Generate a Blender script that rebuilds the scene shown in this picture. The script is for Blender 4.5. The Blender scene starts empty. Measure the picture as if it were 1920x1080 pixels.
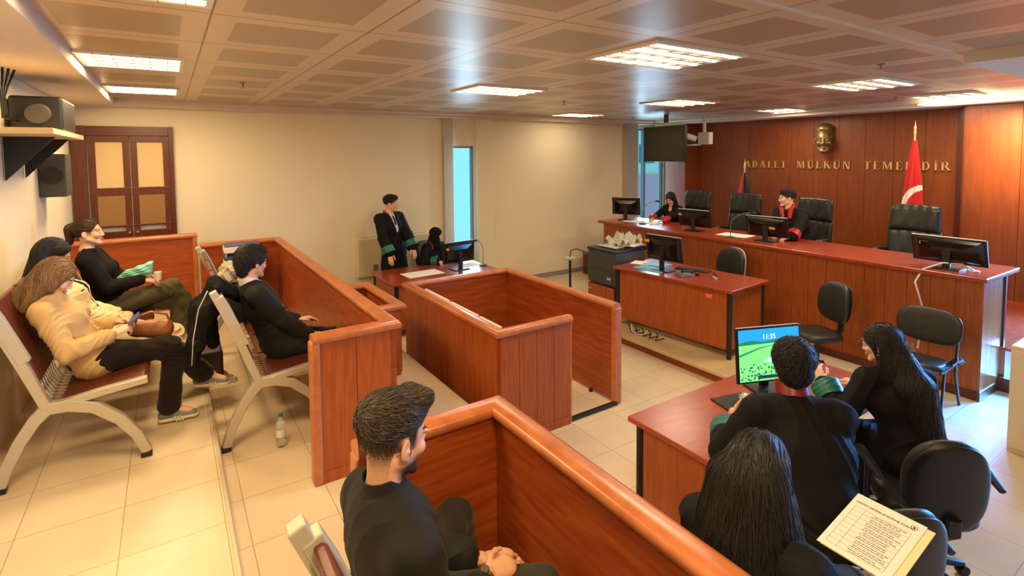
import bpy, bmesh, math, random
import numpy as np
from mathutils import Vector, Matrix, Euler
PI = math.pi
random.seed(7); np.random.seed(7)
C = bpy.context.scene.collection
sc = bpy.context.scene
# ---------------------------------------------------------------- camera
cam_d = bpy.data.cameras.new('camera'); cam = bpy.data.objects.new('camera', cam_d); C.objects.link(cam)
CAM_H = 2.46
cam.location = (0, 0, CAM_H)
_M = (Matrix.Rotation(-0.579, 4, 'Z') @ Matrix.Rotation(1.511, 4, 'X') @ Matrix.Rotation(-0.008, 4, 'Z'))
cam.rotation_euler = _M.to_euler()
cam_d.sensor_width = 36; cam_d.lens = 985.9 / 1920 * 36
cam_d.shift_y = -(540 - 349) / 1920.0
cam_d.clip_start = 0.05; cam_d.clip_end = 300
sc.camera = cam
# ---------------------------------------------------------------- world, exposure
w = bpy.data.worlds.new('sky'); sc.world = w; w.use_nodes = True
nt = w.node_tree; bg = nt.nodes['Background']
bg.inputs[0].default_value = (0.32, 0.76, 1.0, 1); bg.inputs[1].default_value = 1.1   # bright hazy cyan day outside
sc.view_settings.view_transform = 'Standard'; sc.view_settings.look = 'None'
sc.view_settings.exposure = 0.30; sc.view_settings.gamma = 1; sc.view_settings.use_curve_mapping = False
def area_light(name, loc, rot, sx, sy, power, col, spread=180):
    l = bpy.data.lights.new(name, 'AREA'); l.shape = 'RECTANGLE'; l.size = sx; l.size_y = sy
    l.energy = power; l.color = col; l.spread = math.radians(spread)
    o = bpy.data.objects.new(name, l); C.objects.link(o); o.location = loc; o.rotation_euler = rot
    return o
WARM = (1.0, 0.72, 0.37)
NEUT = (1.0, 0.80, 0.54)
# (x, y, size_x, size_y, power, colour, shown as)
FIX = [(-0.12, 2.66, .66, .66, 38, WARM), (-0.19, 5.0, .66, .66, 36, WARM), (-0.19, 7.0, .66, .66, 34, WARM),
       (3.20, 2.74, 1.0, .72, 30, NEUT), (6.40, 2.74, .95, .72, 38, NEUT), (8.80, 2.72, .9, .72, 38, NEUT),
       (6.25, 5.1, .9, .72, 18, NEUT), (6.45, 7.6, .9, .60, 9, NEUT), (3.2, 5.15, .9, .66, 20, NEUT),
       (0.63, 0.3, .66, .66, 50, WARM), (8.9, 5.1, .7, .6, 22, NEUT)]
for i, (fx, fy, sx, sy, p, c) in enumerate(FIX):
    area_light('ceiling_lamp_light', (fx, fy, 3.165), (0, 0, 0), sx * .9, sy * .9, p, c)
# daylight through the side window behind the right wall end, and the far window
area_light('window_daylight', (9.33, -.35, 1.22), (math.radians(52), 0, math.radians(84)), 1.6, 2.2, 330, (0.10, 0.38, 1.0), 100)
area_light('window_daylight', (9.33, .95, 1.22), (math.radians(62), 0, math.radians(72)), .9, 2.2, 250, (0.10, 0.38, 1.0), 84)
area_light('window_daylight', (4.45, 8.24, 1.6), (math.radians(-90), 0, math.radians(-50)), .4, 1.9, 14, (0.50, 0.78, 1.0))
area_light('window_daylight', (9.15, 8.25, 1.9), (math.radians(-90), 0, math.radians(-40)), .8, 1.8, 28, (0.45, 0.75, 1.0))

# ---------------------------------------------------------------- materials
def s2l(c): return c / 12.92 if c <= 0.04045 else ((c + 0.055) / 1.055) ** 2.4
def rgb(r, g, b): return (s2l(r / 255), s2l(g / 255), s2l(b / 255), 1)
def mat(name, col, rough=.5, metal=0, noise=0, nscale=20, bump=0, bscale=60, emit=None, estr=1, spec=.5, coat=0, alpha=1, trans=0, stretch=(1, 1, 1), col2=None, sheen=0):
    m = bpy.data.materials.new(name); m.use_nodes = True
    n = m.node_tree.nodes; L = m.node_tree.links; b = n['Principled BSDF']
    b.inputs['Base Color'].default_value = col; b.inputs['Roughness'].default_value = rough
    b.inputs['Metallic'].default_value = metal; b.inputs['Specular IOR Level'].default_value = spec
    b.inputs['Coat Weight'].default_value = coat; b.inputs['Coat Roughness'].default_value = .15
    if trans: b.inputs['Transmission Weight'].default_value = trans
    if sheen: b.inputs['Sheen Weight'].default_value = sheen
    if emit: b.inputs['Emission Color'].default_value = emit; b.inputs['Emission Strength'].default_value = estr
    tc = n.new('ShaderNodeTexCoord'); mp = n.new('ShaderNodeMapping'); mp.inputs['Scale'].default_value = stretch
    L.new(tc.outputs['Object'], mp.inputs[0])
    if noise or col2:
        t = n.new('ShaderNodeTexNoise'); t.inputs['Scale'].default_value = nscale; t.inputs['Detail'].default_value = 4
        L.new(mp.outputs[0], t.inputs[0])
        r = n.new('ShaderNodeValToRGB'); r.color_ramp.elements[0].position = .3; r.color_ramp.elements[1].position = .7
        c2 = col2 or tuple(max(0, x * (1 - noise)) for x in col[:3]) + (1,)
        r.color_ramp.elements[0].color = c2; r.color_ramp.elements[1].color = col
        L.new(t.outputs[0], r.inputs[0]); L.new(r.outputs[0], b.inputs['Base Color'])
    if bump:
        t = n.new('ShaderNodeTexNoise'); t.inputs['Scale'].default_value = bscale; t.inputs['Detail'].default_value = 5
        L.new(mp.outputs[0], t.inputs[0]); bp = n.new('ShaderNodeBump'); bp.inputs['Strength'].default_value = bump
        bp.inputs['Distance'].default_value = .01
        L.new(t.outputs[0], bp.inputs['Height']); L.new(bp.outputs[0], b.inputs['Normal'])
    return m
def wood(name, c1, c2, rough=.32, stretch=(14, 14, 1.2), coat=.25, scale=3.0):
    m = bpy.data.materials.new(name); m.use_nodes = True
    n = m.node_tree.nodes; L = m.node_tree.links; b = n['Principled BSDF']
    tc = n.new('ShaderNodeTexCoord'); mp = n.new('ShaderNodeMapping'); mp.inputs['Scale'].default_value = stretch
    L.new(tc.outputs['Object'], mp.inputs[0])
    t = n.new('ShaderNodeTexNoise'); t.inputs['Scale'].default_value = scale; t.inputs['Detail'].default_value = 6; t.inputs['Distortion'].default_value = .6
    L.new(mp.outputs[0], t.inputs[0])
    r = n.new('ShaderNodeValToRGB'); r.color_ramp.elements[0].position = .28; r.color_ramp.elements[1].position = .72
    r.color_ramp.elements[0].color = c2; r.color_ramp.elements[1].color = c1
    L.new(t.outputs[0], r.inputs[0])
    t2 = n.new('ShaderNodeTexNoise'); t2.inputs['Scale'].default_value = 1.3; L.new(tc.outputs['Object'], t2.inputs[0])
    mx = n.new('ShaderNodeMixRGB'); mx.blend_type = 'MULTIPLY'; mx.inputs[0].default_value = .35
    L.new(r.outputs[0], mx.inputs[1]); L.new(t2.outputs[0], mx.inputs[2]); L.new(mx.outputs[0], b.inputs['Base Color'])
    b.inputs['Roughness'].default_value = rough; b.inputs['Coat Weight'].default_value = coat; b.inputs['Coat Roughness'].default_value = .2
    return m
M = {}
M['wood'] = wood('cherry_wood', rgb(190, 98, 36), rgb(158, 72, 24), coat=.12, rough=.42)
M['woodg'] = wood('cherry_wood_gloss', rgb(190, 98, 36), rgb(158, 72, 24), coat=1.0, rough=.3); M['woodg'].node_tree.nodes['Principled BSDF'].inputs['Coat IOR'].default_value = 1.9
M['wood_h'] = wood('cherry_wood_flat', rgb(184, 90, 34), rgb(146, 58, 18), stretch=(1.2, 1.2, 12), coat=.12, rough=.42)
M['rail'] = wood('rail_wood', rgb(208, 128, 76), rgb(184, 100, 54), rough=.34, stretch=(2, 1.5, 2), scale=6)
M['top'] = wood('table_top_red', rgb(182, 78, 44), rgb(158, 56, 30), rough=.28, stretch=(2.5, 10, 2), coat=.35)
M['wallwood'] = wood('wall_panel_wood', rgb(154, 78, 30), rgb(132, 60, 20), rough=.45, coat=.08, stretch=(8, 8, .8))
M['wooddark'] = wood('dark_cherry', rgb(110, 46, 20), rgb(84, 30, 12), rough=.4)
M['wall'] = mat('wall_paint', rgb(236, 224, 194), .85, bump=.05, bscale=180)
M['plinth'] = mat('skirting_grey', rgb(150, 145, 140), .6)
M['cornice'] = mat('plaster', rgb(214, 200, 184), .8)
M['metal'] = mat('bench_metal', rgb(196, 188, 170), .42, .35, noise=.06, nscale=8)
M['chrome'] = mat('chrome', rgb(200, 200, 200), .2, 1)
M['vinyl'] = mat('brown_vinyl', rgb(96, 44, 30), .38, bump=.1, bscale=200)
M['leather'] = mat('black_leather', rgb(46, 49, 44), .38, bump=.18, bscale=90, noise=.3, nscale=6, spec=.4)
M['blackfab'] = mat('black_upholstery', rgb(36, 37, 34), .42, bump=.15, bscale=160)
M['black'] = mat('black_plastic', rgb(24, 24, 25), .4)
M['blackg'] = mat('black_gloss', rgb(15, 15, 16), .15)
M['dgrey'] = mat('dark_grey_plastic', rgb(62, 62, 58), .5)
M['grey'] = mat('grey_plastic', rgb(120, 120, 118), .5)
M['lgrey'] = mat('light_grey', rgb(190, 190, 186), .5)
M['white'] = mat('white_plastic', rgb(226, 224, 214), .45)
M['paper'] = mat('paper', rgb(240, 236, 228), .8)
M['ink'] = mat('ink', rgb(60, 58, 56), .8)
M['yellow'] = mat('yellow_sticker', rgb(222, 178, 30), .5)
M['orange'] = mat('orange_sticker', rgb(236, 100, 40), .5)
M['blue'] = mat('blue_folder', rgb(60, 84, 140), .5)
M['lblue'] = mat('light_blue_folder', rgb(110, 190, 220), .5)
M['red'] = mat('red_cloth', rgb(200, 22, 22), .6)
M['white_cloth'] = mat('white_cloth', rgb(236, 226, 214), .7)
M['brass'] = mat('gilt_brass', rgb(236, 202, 140), .35, .6)
M['bronze'] = mat('bronze', rgb(170, 142, 92), .4, .7, noise=.5, nscale=14)
M['cream'] = mat('cream_slat', rgb(226, 204, 160), .5)
M['fabricbrown'] = mat('brown_fabric', rgb(150, 112, 66), .85, bump=.2, bscale=200)
M['beigepanel'] = mat('beige_panel', rgb(216, 190, 142), .8)
M['cabinetbeige'] = mat('beige_laminate', rgb(222, 204, 168), .5)
M['glass'] = mat('window_glass', (0.75, 0.95, 1, 1), .02, trans=1)
M['skyglow'] = mat('daylit_haze', rgb(120, 210, 255), .9, emit=rgb(128, 214, 255), estr=1.0)

# tiles
def tile_mat(name, col, ox, oy, T=.45):
    m = bpy.data.materials.new(name); m.use_nodes = True
    n = m.node_tree.nodes; L = m.node_tree.links; b = n['Principled BSDF']
    tc = n.new('ShaderNodeTexCoord'); sx = n.new('ShaderNodeSeparateXYZ'); L.new(tc.outputs['Object'], sx.inputs[0])
    def line(o, off):
        a = n.new('ShaderNodeMath'); a.operation = 'SUBTRACT'; L.new(o, a.inputs[0]); a.inputs[1].default_value = off
        d = n.new('ShaderNodeMath'); d.operation = 'DIVIDE'; L.new(a.outputs[0], d.inputs[0]); d.inputs[1].default_value = T
        f = n.new('ShaderNodeMath'); f.operation = 'FRACT'; L.new(d.outputs[0], f.inputs[0])
        s = n.new('ShaderNodeMath'); s.operation = 'SUBTRACT'; L.new(f.outputs[0], s.inputs[0]); s.inputs[1].default_value = .5
        ab = n.new('ShaderNodeMath'); ab.operation = 'ABSOLUTE'; L.new(s.outputs[0], ab.inputs[0])
        g = n.new('ShaderNodeMath'); g.operation = 'GREATER_THAN'; L.new(ab.outputs[0], g.inputs[0]); g.inputs[1].default_value = .5 - .0045
        fl = n.new('ShaderNodeMath'); fl.operation = 'FLOOR'; L.new(d.outputs[0], fl.inputs[0])
        return g.outputs[0], fl.outputs[0]
    gx, fx = line(sx.outputs[0], ox); gy, fy = line(sx.outputs[1], oy)
    mx = n.new('ShaderNodeMath'); mx.operation = 'MAXIMUM'; L.new(gx, mx.inputs[0]); L.new(gy, mx.inputs[1])
    cb = n.new('ShaderNodeCombineXYZ'); L.new(fx, cb.inputs[0]); L.new(fy, cb.inputs[1])
    wn = n.new('ShaderNodeTexWhiteNoise'); L.new(cb.outputs[0], wn.inputs[0])
    t = n.new('ShaderNodeTexNoise'); t.inputs['Scale'].default_value = 2.2; t.inputs['Detail'].default_value = 5; L.new(tc.outputs['Object'], t.inputs[0])
    r = n.new('ShaderNodeValToRGB'); r.color_ramp.elements[0].position = .25; r.color_ramp.elements[1].position = .75
    r.color_ramp.elements[0].color = tuple(x * .86 for x in col[:3]) + (1,); r.color_ramp.elements[1].color = col
    L.new(t.outputs[0], r.inputs[0])
    hv = n.new('ShaderNodeMapRange'); L.new(wn.outputs[0], hv.inputs[0]); hv.inputs[3].default_value = .95; hv.inputs[4].default_value = 1.04
    mu = n.new('ShaderNodeMixRGB'); mu.blend_type = 'MULTIPLY'; mu.inputs[0].default_value = 1; L.new(r.outputs[0], mu.inputs[1]); L.new(hv.outputs[0], mu.inputs[2])
    mi = n.new('ShaderNodeMixRGB'); L.new(mx.outputs[0], mi.inputs[0]); L.new(mu.outputs[0], mi.inputs[1]); mi.inputs[2].default_value = rgb(160, 132, 92)
    L.new(mi.outputs[0], b.inputs['Base Color'])
    b.inputs['Roughness'].default_value = .33
    t3 = n.new('ShaderNodeTexNoise'); t3.inputs['Scale'].default_value = 9; L.new(tc.outputs['Object'], t3.inputs[0])
    rr = n.new('ShaderNodeMapRange'); L.new(t3.outputs[0], rr.inputs[0]); rr.inputs[3].default_value = .24; rr.inputs[4].default_value = .48
    L.new(rr.outputs[0], b.inputs['Roughness'])
    return m
TILE = rgb(222, 202, 168)
M['tile0'] = tile_mat('floor_tile_low', TILE, 3.0, 3.55)
M['tile1'] = tile_mat('floor_tile_gallery', TILE, .30, 3.46 - .012)
M['tile2'] = tile_mat('floor_tile_upper', TILE, .18, 3.48 + .01)

# ---------------------------------------------------------------- mesh helpers
def box(bm, lo, hi):
    x0, y0, z0 = lo; x1, y1, z1 = hi
    v = [bm.verts.new(p) for p in ((x0,y0,z0),(x1,y0,z0),(x1,y1,z0),(x0,y1,z0),(x0,y0,z1),(x1,y0,z1),(x1,y1,z1),(x0,y1,z1))]
    for f in ((0,3,2,1),(4,5,6,7),(0,1,5,4),(1,2,6,5),(2,3,7,6),(3,0,4,7)): bm.faces.new([v[i] for i in f])
    return v
def obox(bm, c, ax, ay, az):
    """oriented box: centre and three half-axis vectors"""
    c, ax, ay, az = Vector(c), Vector(ax), Vector(ay), Vector(az)
    v = [bm.verts.new(c + sx * ax + sy * ay + sz * az) for sx, sy, sz in ((-1,-1,-1),(1,-1,-1),(1,1,-1),(-1,1,-1),(-1,-1,1),(1,-1,1),(1,1,1),(-1,1,1))]
    for f in ((0,3,2,1),(4,5,6,7),(0,1,5,4),(1,2,6,5),(2,3,7,6),(3,0,4,7)): bm.faces.new([v[i] for i in f])
def loft(bm, rings, close=True, cap=True):
    rs = [[bm.verts.new(p) for p in r] for r in rings]
    n = len(rs[0])
    for a, b in zip(rs, rs[1:]):
        for i in range(n if close else n - 1):
            j = (i + 1) % n
            bm.faces.new((a[i], a[j], b[j], b[i]))
    if cap and close:
        bm.faces.new(rs[0][::-1]); bm.faces.new(rs[-1])
    return rs
def tube(bm, pts, r, seg=10, cap=True, sx=1):
    pts = [Vector(p) for p in pts]; n = len(pts)
    rad = r if hasattr(r, '__len__') else [r] * n
    rings = []; up = None
    for i, p in enumerate(pts):
        d = (pts[min(i + 1, n - 1)] - pts[max(i - 1, 0)]).normalized()
        if up is None:
            up = Vector((0, 0, 1)) if abs(d.z) < .9 else Vector((1, 0, 0))
        a = d.cross(up); a.normalize(); up = a.cross(d).normalized()
        rings.append([p + (a * math.cos(t) * sx + up * math.sin(t)) * rad[i] for t in (2 * PI * k / seg for k in range(seg))])
    loft(bm, rings, True, cap)
def lathe(bm, prof, cx=0, cy=0, cz=0, seg=24):
    rings = [[(cx + r * math.cos(2 * PI * k / seg), cy + r * math.sin(2 * PI * k / seg), cz + z) for k in range(seg)] for r, z in prof]
    loft(bm, rings, True, True)
def prism(bm, pts, axis, a, b):
    """polygon in the plane normal to axis, extruded a..b"""
    def P(u, v, t): return {'x': (t, u, v), 'y': (u, t, v), 'z': (u, v, t)}[axis]
    r0 = [bm.verts.new(P(u, v, a)) for u, v in pts]; r1 = [bm.verts.new(P(u, v, b)) for u, v in pts]
    n = len(pts); bm.faces.new(r0[::-1]); bm.faces.new(r1)
    for i in range(n): bm.faces.new((r0[i], r0[(i + 1) % n], r1[(i + 1) % n], r1[i]))
def sweep(bm, prof, path, closed=False):
    """profile (u across to the right of travel, v up) along a horizontal polyline with mitred corners"""
    P = [Vector(p) for p in path]; n = len(P); rings = []
    for i, p in enumerate(P):
        d0 = (P[i] - P[i - 1]).normalized() if i > 0 else (P[1] - P[0]).normalized()
        d1 = (P[i + 1] - P[i]).normalized() if i < n - 1 else d0
        t = (d0 + d1); t.z = 0; t.normalize(); rt = Vector((t.y, -t.x, 0))
        k = 1 / max(.3, rt.dot(Vector((d0.y, -d0.x, 0)).normalized()))
        rings.append([p + rt * (u * k) + Vector((0, 0, v)) for u, v in prof])
    loft(bm, rings, True, True)
def sphere(bm, c, r, seg=16, sc_=(1, 1, 1)):
    g = bmesh.ops.create_uvsphere(bm, u_segments=seg, v_segments=max(6, seg // 2), radius=1)
    for v in g['verts']: v.co = Vector((v.co.x * r * sc_[0] + c[0], v.co.y * r * sc_[1] + c[1], v.co.z * r * sc_[2] + c[2]))
def cushion(bm, c, hx, hy, hz, n=10, puff=.5, e=4):
    """superellipsoid pad, half sizes hx, hy, hz"""
    g = bmesh.ops.create_uvsphere(bm, u_segments=28, v_segments=14, radius=1)
    for v in g['verts']:
        x, y, z = v.co
        ln = (abs(x) ** e + abs(y) ** e + abs(z) ** 2.5) ** (-1 / e) if True else 1
        v.co = Vector((c[0] + max(-1, min(1, x * ln)) * hx, c[1] + max(-1, min(1, y * ln)) * hy, c[2] + max(-1, min(1, z * ln)) * hz))
def xform(bm, m, start=0):
    bm.verts.ensure_lookup_table()
    for v in bm.verts[start:]: v.co = m @ v.co
def obj(name, bm, m, parent=None, smooth=None, bevel=0, world=False, kind=None, seg=2):
    me = bpy.data.meshes.new(name)
    if isinstance(bm, bpy.types.Mesh): me = bm
    else:
        bmesh.ops.recalc_face_normals(bm, faces=bm.faces)
        bm.to_mesh(me); bm.free()
    if isinstance(m, (list, tuple)):
        for x in m: me.materials.append(x)
    else: me.materials.append(m)
    o = bpy.data.objects.new(name, me); C.objects.link(o)
    if parent is not None:
        o.parent = parent
        if world:
            mm = parent.matrix_basis.copy(); p = parent.parent
            while p is not None: mm = p.matrix_basis @ mm; p = p.parent
            me.transform(mm.inverted())
    if smooth is None: smooth = False
    if smooth:
        me.polygons.foreach_set('use_smooth', [True] * len(me.polygons))
        if smooth == 'auto': me.set_sharp_from_angle(angle=math.radians(38))
    if bevel:
        b = o.modifiers.new('bevel', 'BEVEL'); b.width = bevel; b.segments = seg; b.limit_method = 'ANGLE'; b.angle_limit = math.radians(40)
        b.harden_normals = False
    if kind: o['kind'] = kind
    return o
def thing(name, label, cat, loc=(0, 0, 0), rotz=0, group=None):
    o = bpy.data.objects.new(name, None); C.objects.link(o); o.empty_display_size = .1
    o.location = loc; o.rotation_euler = (0, 0, rotz); o['label'] = label; o['category'] = cat
    if group: o['group'] = group
    o.matrix_basis = Matrix.Translation(Vector(loc)) @ Matrix.Rotation(rotz, 4, 'Z')
    return o
def tag(o, label, cat, group=None):
    o['label'] = label; o['category'] = cat
    if group: o['group'] = group
    return o
B = bmesh.new

# ---------------------------------------------------------------- the room
def plane_slab(name, lo, hi, m, bevel=0):
    b = B(); box(b, lo, hi); return obj(name, b, m, kind='structure', bevel=bevel)
plane_slab('floor', (1.9, -2.6, -.1), (10.2, 8.5, 0), M['tile0'])
plane_slab('floor_gallery', (.2, -2.6, -.1), (2.0, 8.5, .4), M['tile1'], .004)
plane_slab('floor_upper', (-1.1, -2.6, -.1), (.2, 8.5, .55), M['tile2'], .004)
b = B(); box(b, (.19, -2.5, .53), (.212, 8.38, .552)); obj('trim_1', b, mat('metal_edge', rgb(200, 186, 160), .4, .4), kind='structure', bevel=.003)
b = B(); box(b, (1.985, -2.5, .375), (2.008, 8.38, .403)); obj('trim_2', b, mat('marble_edge', rgb(205, 190, 165), .4), kind='structure', bevel=.003)
# low podium under the clerk desk
b = B(); box(b, (4.84, 3.30, 0), (6.66, 6.2, .10)); obj('trim_3', b, M['wood_h'], kind='structure')
b = B(); box(b, (4.80, 3.26, .09), (6.66, 6.22, .125)); obj('trim_4', b, mat('podium_tile', rgb(212, 186, 138), .3, noise=.15, nscale=6), kind='structure', bevel=.006)
# walls
plane_slab('wall_left', (-1.15, -2.6, -.1), (-1.0, 8.5, 3.3), M['wall'])
# back wall with the two window openings
b = B()
for lo, hi in (((-1.15, 8.38, -.1), (4.22, 8.55, 3.3)), ((4.66, 8.38, -.1), (8.72, 8.55, 3.3)), ((9.74, 8.38, -.1), (10.2, 8.55, 3.3)), ((4.22, 8.38, -.1), (4.66, 8.55, .45)), ((4.22, 8.38, 2.62), (4.66, 8.55, 3.3)),
               ((8.72, 8.38, -.1), (9.74, 8.55, .9)), ((8.72, 8.38, 3.02), (9.74, 8.55, 3.3))):
    box(b, lo, hi)
obj('wall_back', b, M['wall'], kind='structure')
# shallow column beside the far window and the wall return to its left
b = B(); box(b, (4.68, 8.26, 0), (5.0, 8.38, 3.1)); obj('wall_column', b, M['wall'], kind='structure', bevel=.004)
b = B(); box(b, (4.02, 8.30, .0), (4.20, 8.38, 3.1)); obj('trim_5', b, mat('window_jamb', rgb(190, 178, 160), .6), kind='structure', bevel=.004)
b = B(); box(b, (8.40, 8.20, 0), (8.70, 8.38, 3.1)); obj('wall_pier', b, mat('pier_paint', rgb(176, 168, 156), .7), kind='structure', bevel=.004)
# windows
def window(n, x0, x1, z0, z1, mull):
    b = B(); f = .035
    box(b, (x0, 8.42, z0), (x0 + f, 8.50, z1)); box(b, (x1 - f, 8.42, z0), (x1, 8.50, z1)); box(b, (x0, 8.42, z0), (x1, 8.50, z0 + f)); box(b, (x0, 8.42, z1 - f), (x1, 8.50, z1))
    for mx_ in mull: box(b, (mx_ - .03, 8.41, z0), (mx_ + .03, 8.50, z1))
    o = obj('window_%d' % n, b, mat('window_frame_%d' % n, rgb(130, 150, 160), .4), kind='structure', bevel=.003)
    b = B(); box(b, (x0 + .01, 8.455, z0 + .01), (x1 - .01, 8.462, z1 - .01)); g = obj('pane', b, M['glass'], o)
    return o
window(1, 4.22, 4.66, .45, 2.62, [])
window(2, 8.72, 9.74, .90, 3.02, [9.12])
# wood panelled wall behind the judges: vertical boards with fine joints
def boards(bm, x, y0, y1, z0, z1, wdt, t=.03, gap=.006, axis='x'):
    n = max(1, round((y1 - y0) / wdt)); s = (y1 - y0) / n
    for i in range(n):
        a, c = y0 + i * s + gap / 2, y0 + (i + 1) * s - gap / 2
        if axis == 'x': box(bm, (x, a, z0), (x + t, c, z1))
        else: box(bm, (a, x, z0), (c, x + t, z1))
b = B(); box(b, (9.84, 2.9, 0), (9.98, 8.5, 3.3)); boards(b, 9.8, 2.9, 7.5, 0, 3.12, .42, .05, .004); obj('wall_right', b, M['wallwood'], kind='structure', bevel=.002)
b = B(); box(b, (9.40, 7.5, 0), (9.84, 8.08, 3.12)); obj('wall_right_pier', b, M['wallwood'], kind='structure', bevel=.004)
b = B(); 
for i in range(4): box(b, (9.74 - i * .085, 2.86 - i * .05, 0), (9.9, 2.91 - i * .05 , 3.12))
obj('wall_right_pilaster', b, M['wooddark'], kind='structure', bevel=.004)
b = B(); box(b, (9.44, -2.6, 0), (9.6, 2.75, 3.3)); boards(b, 9.40, -2.6, 2.72, 0, 3.10, .62, .05, .004); obj('wall_right_front', b, M['wallwood'], kind='structure', bevel=.002)
plane_slab('wall_front', (-1.15, -2.75, -.1), (10.2, -2.6, 3.3), M['wall'])
b = B(); box(b, (1.98, 8.362, 0), (4.2, 8.38, .09)); box(b, (5.0, 8.362, 0), (8.4, 8.38, .09)); obj('baseboard_back', b, M['plinth'], kind='structure', bevel=.003)
# a window in the right wall just outside the view, the source of the blue daylight on the right
b = B(); box(b, (9.36, -1.2, .04), (9.40, 1.4, .09)); box(b, (9.36, -1.2, 2.35), (9.40, 1.4, 2.40)); box(b, (9.36, -1.2, .04), (9.40, -1.15, 2.40)); box(b, (9.36, 1.35, .04), (9.40, 1.4, 2.40))
obj('window_3', b, mat('window_frame_3', rgb(200, 200, 196), .4), kind='structure')
# a pale apartment block seen through the corner window
ab = bpy.data.objects.new('apartment_building', None); C.objects.link(ab); ab.location = (24, 26, -8); ab.matrix_basis = Matrix.Translation((24, 26, -8)); ab['label'] = 'pale apartment building with rows of dark windows seen outside the corner window'; ab['category'] = 'building'
b = B(); box(b, (20.5, 22, -8), (40, 34, 10.5)); obj('facade', b, mat('facade_pale', rgb(216, 212, 190), .8), ab, world=True)
b = B(); box(b, (20.3, 21.8, -8), (40, 34, 1.2)); obj('lower_storeys', b, mat('facade_pink', rgb(226, 150, 160), .8), ab, world=True)
for k in range(4):
    for j in range(7):
        b = B(); z0 = 1.9 + k * 2.2; x0 = 21.0 + j * 2.4; box(b, (x0, 21.96, z0), (x0 + 1.3, 22.0, z0 + 1.1)); obj('window', b, mat('far_window', rgb(60, 96, 104), .3) if (k, j) == (0, 0) else bpy.data.materials['far_window'], ab, world=True)
# cornice
b = B(); box(b, (-1.0, 8.20, 3.10), (9.8, 8.38, 3.22)); box(b, (-1.0, 8.12, 3.15), (9.8, 8.22, 3.22)); obj('trim_6', b, M['cornice'], kind='structure', bevel=.01)
b = B(); box(b, (9.30, -2.6, 3.10), (9.8, 8.2, 3.22)); box(b, (9.15, -2.6, 3.15), (9.32, 8.2, 3.22)); obj('trim_7', b, M['cornice'], kind='structure', bevel=.01)
b = B(); box(b, (-1.0, -2.6, 3.10), (-.52, 8.12, 3.22)); obj('trim_8', b, M['cornice'], kind='structure', bevel=.01)
# bulkhead / soffit at the right
b = B(); box(b, (5.0, -2.6, 3.11), (9.3, 1.48, 3.25)); obj('ceiling_soffit', b, M['cornice'], kind='structure', bevel=.004)
b = B(); box(b, (.5, 1.512, 3.19), (5.0, 1.53, 3.205)); obj('trim_9', b, mat('bright_trim', rgb(240, 236, 226), .25, .3), kind='structure')
# ceiling: metal panels, each with a perforated field and seams
T_ = .82; X0, Y0_ = .22, 1.52
m = bpy.data.materials.new('ceiling_panel'); m.use_nodes = True
n = m.node_tree.nodes; L = m.node_tree.links; p = n['Principled BSDF']
tc = n.new('ShaderNodeTexCoord'); sp = n.new('ShaderNodeSeparateXYZ'); L.new(tc.outputs['Object'], sp.inputs[0])
def mth(op, a, b_=None):
    q = n.new('ShaderNodeMath'); q.operation = op
    for i, v in enumerate((a, b_)):
        if v is None: continue
        if isinstance(v, (int, float)): q.inputs[i].default_value = v
        else: L.new(v, q.inputs[i])
    return q.outputs[0]
def cell(o, off): return mth('ABSOLUTE', mth('SUBTRACT', mth('FRACT', mth('DIVIDE', mth('SUBTRACT', o, off), T_)), .5))
cx_, cy_ = cell(sp.outputs[0], X0), cell(sp.outputs[1], Y0_)
mxx = mth('MAXIMUM', cx_, cy_)
seam = mth('GREATER_THAN', mxx, .493); perf = mth('LESS_THAN', mxx, .345)
dots = mth('MULTIPLY', mth('SINE', mth('MULTIPLY', sp.outputs[0], 420)), mth('SINE', mth('MULTIPLY', sp.outputs[1], 420)))
dots = mth('MULTIPLY', mth('GREATER_THAN', dots, .15), perf)
base = rgb(212, 192, 164)
m1 = n.new('ShaderNodeMixRGB'); m1.inputs[1].default_value = base; m1.inputs[2].default_value = rgb(184, 164, 136); L.new(perf, m1.inputs[0])
m2 = n.new('ShaderNodeMixRGB'); L.new(m1.outputs[0], m2.inputs[1]); m2.inputs[2].default_value = rgb(160, 142, 118); L.new(dots, m2.inputs[0])
m3 = n.new('ShaderNodeMixRGB'); L.new(m2.outputs[0], m3.inputs[1]); m3.inputs[2].default_value = rgb(130, 114, 94); L.new(seam, m3.inputs[0])
L.new(m3.outputs[0], p.inputs['Base Color']); p.inputs['Roughness'].default_value = .34; p.inputs['Metallic'].default_value = .12
M['ceil'] = m
plane_slab('ceiling', (-1.15, -2.7, 3.2), (10.2, 8.6, 3.32), M['ceil'])
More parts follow.
